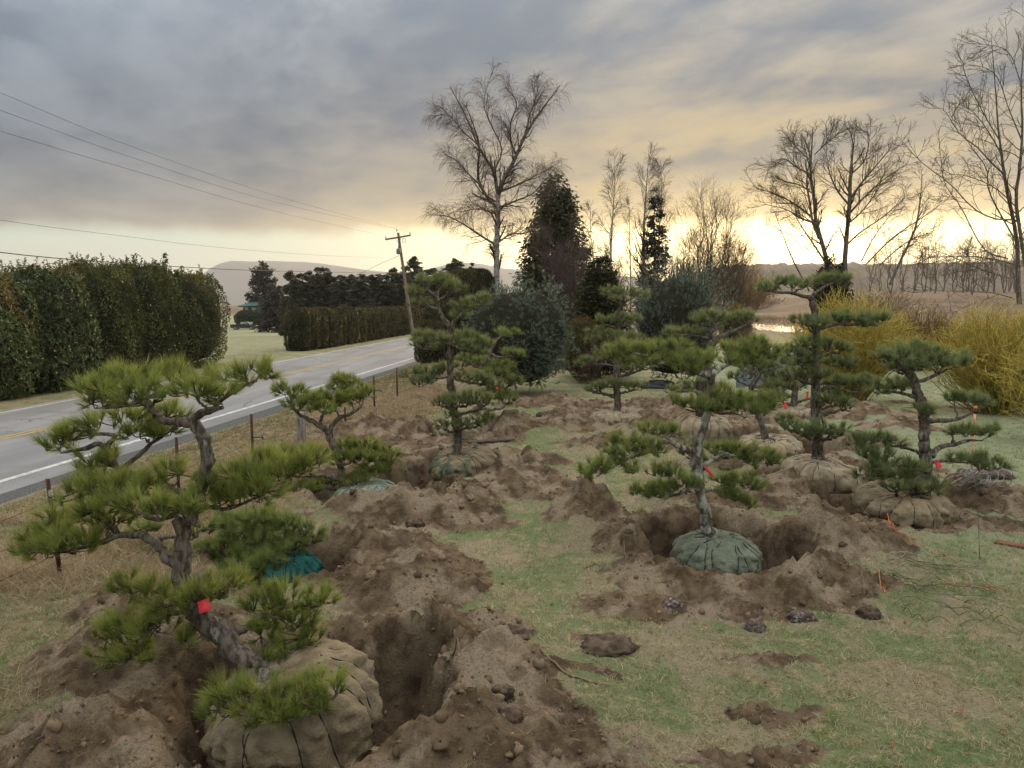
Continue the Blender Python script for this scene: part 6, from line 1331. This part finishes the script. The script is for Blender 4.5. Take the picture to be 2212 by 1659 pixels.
# orange twine
for j, pr in enumerate([[(575, 480), (590, 545), (525, 535), (600, 580), (520, 600), (640, 600), (600, 560), (600, 650), (700, 690), (610, 690)], [(660, 600), (800, 625), (900, 655), (1010, 680)], [(1110, 720), (1280, 735), (1400, 790), (1450, 830), (1530, 830)], [(430, 965), (470, 1050), (500, 1150), (550, 1245)], [(1260, 1060), (1480, 1035), (1650, 1095), (1840, 1120), (1790, 1040), (1840, 1130), (1950, 1150)]]):
    q = np.array([[*G(*ZB(a_, b_))[:2], 0] for a_, b_ in pr]); L = smooth_line(q, 50); L[:, 2] = H(L[:, 0], L[:, 1]) + .025
    if j == 0: L[:6, 2] += np.linspace(.18, .05, 6)
    m = MB(); m.tubes(L, np.full(50, .0042), 5); tag(m.build('baling_twine', 'twine_orange', None, True), ['knotted bunch of orange twine on the soil mound', 'straight orange twine trailing from the knotted bunch', 'loose orange twine end lying among pale rods', 'orange twine hanging down the crumbling soil bank', 'looped orange twine under the dark rods'][j], 'twine')
# planks, board, black sheet
def lying(px, py, px2, py2, w, h, m_, name, label, cat):
    a_, b_ = G(px, py), G(px2, py2); L = np.linalg.norm(b_ - a_); d = unit(b_ - a_); n_ = np.array([-d[1], d[0], 0]); za, zb_ = Hs(*a_[:2]), Hs(*b_[:2]); z = max(Hs(*((a_ + b_) / 2)[:2]), (za + zb_) / 2) + h * .4
    k = MB(); k.box(np.array([*((a_ + b_) / 2)[:2], z]), (L, w, h), None, np.stack([d, n_, np.array([0, 0, 1.0])], 1)); o = k.build(name, m_)
    bv = o.modifiers.new('bevel', 'BEVEL'); bv.width = min(w, h) * .15; bv.segments = 2; return tag(o, label, cat)
lying(1012, 963, 1110, 957, .22, .05, 'plank_dark', 'timber_plank', 'dark timber plank lying on the turf behind the patched ball', 'plank')
lying(2150, 1172, 2230, 1186, .14, .04, 'board_brown', 'timber_board', 'flat reddish brown board on the frosty grass', 'board')
b0 = G(1424, 838); m = MB(); p, nn = superell(420, np.random.default_rng(4), .9)
th, ph = np.meshgrid(np.linspace(0, 6.283, 40, endpoint=False), np.linspace(0, 1.5, 14)); r_ = 1 + .22 * fbm(th * 1.2, ph * 3, 1.2, 4, 6)
v = np.stack([.75 * r_ * np.cos(ph) * np.cos(th), .5 * r_ * np.cos(ph) * np.sin(th), .30 * r_ * np.sin(ph)], -1).reshape(-1, 3) + [b0[0], b0[1], Hs(b0[0], b0[1]) - .02]
i = np.arange(13)[:, None] * 40; j_ = np.arange(40)[None]; m.add(v, np.stack([i + j_, i + (j_ + 1) % 40, i + 40 + (j_ + 1) % 40, i + 40 + j_], -1).reshape(-1, 4)); tag(m.build('plastic_sheet', 'sheet_black', None, True), 'crumpled black plastic sheet under the upright blue bush', 'plastic sheet')
# clods
def clod(px, py, r, m_, label, seed, flat=.6, name='soil_clod', cat='clod', grp=None):
    c = G(px, py); c[2] = Hs(c[0], c[1]); n1_, n2_ = 44, 24
    th, ph = np.meshgrid(np.linspace(0, 6.283, n1_, endpoint=False), np.linspace(-1.5, 1.55, n2_)); d = np.stack([np.cos(ph) * np.cos(th), np.cos(ph) * np.sin(th), np.sin(ph)], -1).reshape(-1, 3)
    k = 1 + .34 * fbm(d[:, 0] * 2 + seed, d[:, 1] * 2 + d[:, 2] * 1.7, 1.0, 5, seed, .62); v = d * k[:, None] * np.array([r, r * .8, r * flat]) + c + [0, 0, r * flat * .12]
    i = np.arange(n2_ - 1)[:, None] * n1_; j_ = np.arange(n1_)[None]; m = MB(); m.add(v, np.stack([i + j_, i + (j_ + 1) % n1_, i + n1_ + (j_ + 1) % n1_, i + n1_ + j_], -1).reshape(-1, 4)); return tag(m.build(name, m_), label, cat, grp)
clod(*Z(2200, 1900, 1200)(835, 915), .13, 'clod_frost', 'frost-topped purple clod at the turf edge in front of the green ball', 1, .75)
clod(*Z(2200, 1900, 1200)(1420, 1060), .105, 'clod_frost', 'round frosted clod between the turf and bare patch', 2, .8)
clod(*Z(2200, 1900, 1200)(1760, 990), .14, 'clod_frost', 'long low frosted clod below the soil bank', 3, .5)
clod(*Z(2200, 1900, 1200)(355, 1195), .26, 'clod_dark', 'large smooth dark molehill on the green turf', 4, .42, 'molehill', 'molehill')
clod(*Z3(1320, 1190), .26, 'clod_dark', 'dark lump of sod behind the patched ball', 5, .7)
clod(*Z3(1600, 1260), .36, 'clod_dark', 'broad dark clod beside a stick before the layered pine', 6, .6)
clod(*Z3(1400, 1200), .22, 'stick', 'straw-topped lump of turf among dark clods', 7, .9)
clod(*Y2(1385, 1130), .17, 'clod_dark', 'lump of turf with dry grass behind the lichen trunk', 8, .8)
clod(*Y3(1940, 910), .38, 'clod_dark', 'black molehill on the frosty lawn near the coil', 9, .3, 'molehill', 'molehill')
clod(*Z(1300, 2200, 1200)(1310, 720), .17, 'clod_dark', 'overhanging grey-brown clod on the ridge by the big pit', 10, .45)
clod(*Z(1300, 2200, 1200)(1260, 1150), .085, 'clod_dark', 'small dark crumbly clod on the pale ridge', 11, .8)
clod(*Z(1300, 2200, 1200)(1300, 1300), .10, 'clod_dark', 'dark clod with roots on the pale ridge', 12, .7)
clod(*Z(2500, 2200, 1532)(1330, 330), .12, 'clod_dark', 'dark clod at the foot of the bank near the rods', 13, .7)
clod(*Z(1400, 1500, 1200)(435, 1080), .13, 'clod_dark', 'dark clod on the mound before the pale mint ball', 14, .7)
# sticks
for j, (zz, pr, lab) in enumerate([(Z(1300, 2200, 1200), [(1520, 820), (1700, 885), (1850, 920), (2010, 940)], 'long crooked stick lying across the bare soil by the ridge'), (Z(1300, 2200, 1200), [(880, 860), (950, 985)], 'short twig leaning on the pale ridge'), (Z(1300, 2200, 1200), [(1575, 1020), (1560, 1115)], 'dark stub of root poking from the ridge foot'),
                                   (Z(2200, 1900, 1200), [(1370, 660), (1450, 760)], 'dark twig stuck in the mound before the green ball'), (Z(2200, 1900, 1200), [(195, 640), (290, 668)], 'pale twig on the soil left of the green ball pit'), (Z(2200, 1900, 1200), [(470, 560), (490, 660)], 'pale root hanging from a lump beside the green ball pit'),
                                   (Z(1400, 1500, 1200), [(1360, 385), (1430, 380), (1530, 352)], 'bent branch beside the broad dark clod'), (Z(1400, 1500, 1200), [(1340, 700), (1440, 755)], 'brown stick near the low reaching branch'), (ZB, [(265, 1035), (250, 1090), (285, 1170), (305, 1300)], 'pale root trailing down the crumbling bank')]):
    q = np.array([[*G(*zz(a_, b_))[:2], 0] for a_, b_ in pr]); L = smooth_line(q, 16) if len(q) > 2 else np.linspace(q[0], q[1], 16); L[:, 2] = H(L[:, 0], L[:, 1]) + .012
    if len(pr) == 2: L[:, 2] += np.linspace(0, .10, 16)
    m = MB(); m.tubes(L, np.linspace(.009, .005, 16) * (1.4 if j in (0, 6) else 1), 6); tag(m.build('stick', 'stick', None, True), lab, 'stick')

# ------------------------------------------------------------------ turf, dry grass, crumbs of soil (nobody could count these)
g = np.random.default_rng(99)
def scatter(n, y0, y1, pw, xf=.72):
    """points spread over the visible ground, denser nearby"""
    y = y0 * (y1 / y0) ** (g.random(n) ** pw); x = g.uniform(-xf, xf, n) * (y + 1.2); return x, y
def turf(name, x, y, L, nb, cols, lean, wid, label, bend=.35, thr=.45, keepf=None):
    z, so, pit = H(x, y, True); t = x * RN[0] + y * RN[1]
    nz = fbm(x, y, 4.5, 3, 15) * .5 + .3 * g.normal(size=len(x)) * .5
    ok = (so + nz < thr) & (pit < .1) & (t < 9.3)
    if keepf is not None: ok &= keepf(x, y, t)
    x, y, z = x[ok], y[ok], z[ok]; n = len(x)
    k = 1 + 0 * x
    B = np.repeat(np.c_[x, y, z - .004], nb, 0) + np.c_[g.normal(0, .018, (n * nb, 2)) * (1 + .05 * np.repeat(y, nb))[:, None], np.zeros(n * nb)]
    D = np.c_[g.normal(0, lean, (n * nb, 2)), np.ones(n * nb)]
    cn = np.clip(fbm(x, y, 1.0, 3, 3) * 2.6 + .5 + .18 * g.normal(size=n), 0, 1)[:, None]; fr = (sstep(2.5, 6.0, x - .10 * y) * sstep(7.5, 11, y))[:, None]
    c = np.array(cols[0]) * (1 - cn) + np.array(cols[1]) * cn; c = c * (1 - fr * .75) + np.array((.34, .40, .24)) * fr * .7
    dry = (g.random(n) < .34)[:, None] * (1 - .6 * fr); c = c * (1 - dry) + np.array(cols[2]) * dry
    c = np.repeat(c, nb, 0) * g.uniform(.7, 1.25, (n * nb, 1)); wd = wid * (1 + .07 * np.repeat(y, nb))
    m = MB(); m.blades(B, D, L * g.uniform(.5, 1.25, n * nb), wd, c * .8, c * 1.12, bend); o = m.build(name, 'grass'); return tag(o, label, 'grass', None, 'stuff')
x, y = scatter(18000, 4.0, 9.2, 1.0, .95)
turf('lawn_grass', x, y, .068, 6, ((.44, .39, .25), (.27, .35, .16), (.58, .50, .33)), .85, .0040, 'short patchy winter grass between the soil heaps', .5)
x, y = scatter(38000, 9.0, 30, .95, .95)
turf('lawn_grass', x, y, .07, 4, ((.44, .39, .25), (.27, .35, .16), (.58, .50, .33)), .85, .0052, 'short patchy winter grass farther off among the pits', 0)
x, y = scatter(9000, 4.0, 14, 1.0, .95)
turf('green_tufts', x, y, .075, 9, ((.22, .32, .10), (.20, .35, .13), (.36, .37, .17)), .6, .0032, 'greener grass tufts on the near lawn', .5, .25, lambda x, y, t: fbm(x, y, .9, 3, 29) > .08)
# dry grass along the fence
s = g.uniform(6, 40, 8500); t = 6.2 + g.normal(0, .75, 8500); xy = s[:, None] * RD + t[:, None] * RN
turf('dry_grass', xy[:, 0], xy[:, 1], .30, 5, ((.46, .35, .22), (.36, .28, .16), (.54, .44, .30)), .95, .005, 'pale dry tall grass bent over along the wire fence', .9, .6, lambda x, y, t: fbm(x, y, .55, 3, 41) > -.16)
x = g.uniform(-7.5, -3.2, 5200); y = g.uniform(4.6, 11, 5200)
turf('straw_mat', x, y, .22, 7, ((.46, .36, .24), (.38, .30, .18), (.55, .45, .31)), 1.3, .0042, 'matted pale straw at the foot of the fence near the tan ball pit', 0, .5, lambda x, y, t: (t > 4.4) & (fbm(x, y, .7, 3, 43) > -.1))
s = g.uniform(7, 45, 9000); t = g.uniform(6.6, 9.2, 9000); xy = s[:, None] * RD + t[:, None] * RN
turf('verge_grass', xy[:, 0], xy[:, 1], .10, 6, ((.24, .20, .10), (.14, .17, .055), (.34, .27, .15)), .8, .0035, 'rough verge grass between fence and road shoulder', 0, .9)
# reeds round the pond
n = 3200; a = g.uniform(0, 6.283, n); rr2 = g.uniform(1.0, 1.9, n); x = POND[0] + 8.5 * rr2 * np.cos(a); y = POND[1] + 50 * rr2 * np.sin(a); ok = (y > POND[1] + 8) & (y < 235) | (y > 55) & (y < 235) & (np.abs(x / y - POND[0] / POND[1]) > .028)
x, y = x[ok], y[ok]; z = H(x, y); n = len(x); K = 4
B = np.repeat(np.c_[x, y, z - .05], K, 0) + np.c_[g.normal(0, .25, (n * K, 2)), np.zeros(n * K)]; c = np.array((.23, .165, .105)) * g.uniform(.6, 1.3, (n * K, 1))
m = MB(); m.blades(B, np.c_[g.normal(0, .22, (n * K, 2)), np.ones(n * K)], g.uniform(.5, 1.1, n * K), .05, c, c * 1.15, .3); tag(m.build('reed_bed', 'grass'), 'brown winter reeds round the pond', 'reeds', None, 'stuff')
# crumbs and small stones on the dug soil
ico = np.array([[0, 0, 1], [.9, 0, .3], [.28, .85, .3], [-.72, .52, .3], [-.72, -.52, .3], [.28, -.85, .3], [0, 0, -.6]]); ifc = np.array([[0, 1, 2], [0, 2, 3], [0, 3, 4], [0, 4, 5], [0, 5, 1], [6, 2, 1], [6, 3, 2], [6, 4, 3], [6, 5, 4], [6, 1, 5]])
x, y = scatter(24000, 4.0, 24, .9); z, so, pit = H(x, y, True); ok = (so + .25 * fbm(x, y, 2.2, 3, 61) > .55) & (g.random(len(x)) < .35 + .9 * (fbm(x, y, 1.5, 3, 71) > .02)); x, y, z = x[ok], y[ok], z[ok]; n = len(x)
r = .004 + .020 * g.random(n) ** 4.5 + .0005 * y; V = ico[None] * r[:, None, None] * g.uniform(.6, 1.3, (n, 7, 3)) + np.c_[x, y, z + r * .15][:, None]
c = np.array((.17, .128, .083)) * g.uniform(.6, 1.35, (n, 1)); m = MB(); m.add(V.reshape(-1, 3), (ifc[None] + (np.arange(n) * 7)[:, None, None]).reshape(-1, 3), np.repeat(c, 7, 0)); tag(m.build('soil_crumbs', 'matte', None, True), 'loose soil crumbs and small stones on the dug earth', 'soil', None, 'stuff')
x, y = scatter(1900, 4.0, 22, .9); z, so, pit = H(x, y, True); ok = (so > .6); x, y, z = x[ok], y[ok], z[ok]; n = len(x)
r = .018 + .045 * g.random(n) ** 3; th, ph = np.meshgrid(np.linspace(0, 6.283, 9, endpoint=False), np.linspace(-.9, 1.4, 5)); dd = np.stack([np.cos(ph) * np.cos(th), np.cos(ph) * np.sin(th), np.sin(ph)], -1).reshape(-1, 3)
V = dd[None] * (r[:, None] * g.uniform(.65, 1.25, (n, 45)))[..., None] * g.uniform(.6, 1.2, (n, 1, 3)) + np.c_[x, y, z + r * .1][:, None]; i = np.arange(4)[:, None] * 9; j = np.arange(9)[None]; q = np.stack([i + j, i + (j + 1) % 9, i + 9 + (j + 1) % 9, i + 9 + j], -1).reshape(-1, 4)
c = np.array((.165, .122, .08)) * g.uniform(.6, 1.4, (n, 1)); m = MB(); m.add(V.reshape(-1, 3), (q[None] + (np.arange(n) * 45)[:, None, None]).reshape(-1, 4), np.repeat(c, 45, 0)); tag(m.build('loose_clods', 'matte'), 'loose broken clods over the dug soil', 'soil', None, 'stuff')
# straw, twiglets and fallen leaves
x, y = scatter(7000, 4.0, 20, .95); z = H(x, y); n = len(x); d = np.c_[g.normal(size=(n, 2)), g.normal(0, .15, n)]; c = np.array((.36, .28, .17)) * g.uniform(.35, 1.2, (n, 1))
m = MB(); m.blades(np.c_[x, y, z + .012], d, g.uniform(.03, .11, n), .0032 + .0002 * y, c, c, .3); tag(m.build('straw_litter', 'grass'), 'dry straw and twig litter over the soil and turf', 'litter', None, 'stuff')
x, y = scatter(420, 4.0, 18, .95); z = H(x, y); n = len(x); c = np.array((.30, .13, .06)) * g.uniform(.5, 1.4, (n, 1)) + np.array((.05, .05, .02)) * g.random((n, 1))
m = MB(); m.leaves(np.c_[x, y, z + .02], np.c_[g.normal(size=(n, 2)), g.normal(0, .3, n)], g.uniform(.03, .065, n), g.uniform(.02, .04, n), c); tag(m.build('fallen_leaves', 'leaf'), 'scattered brown fallen leaves', 'leaves', None, 'stuff')
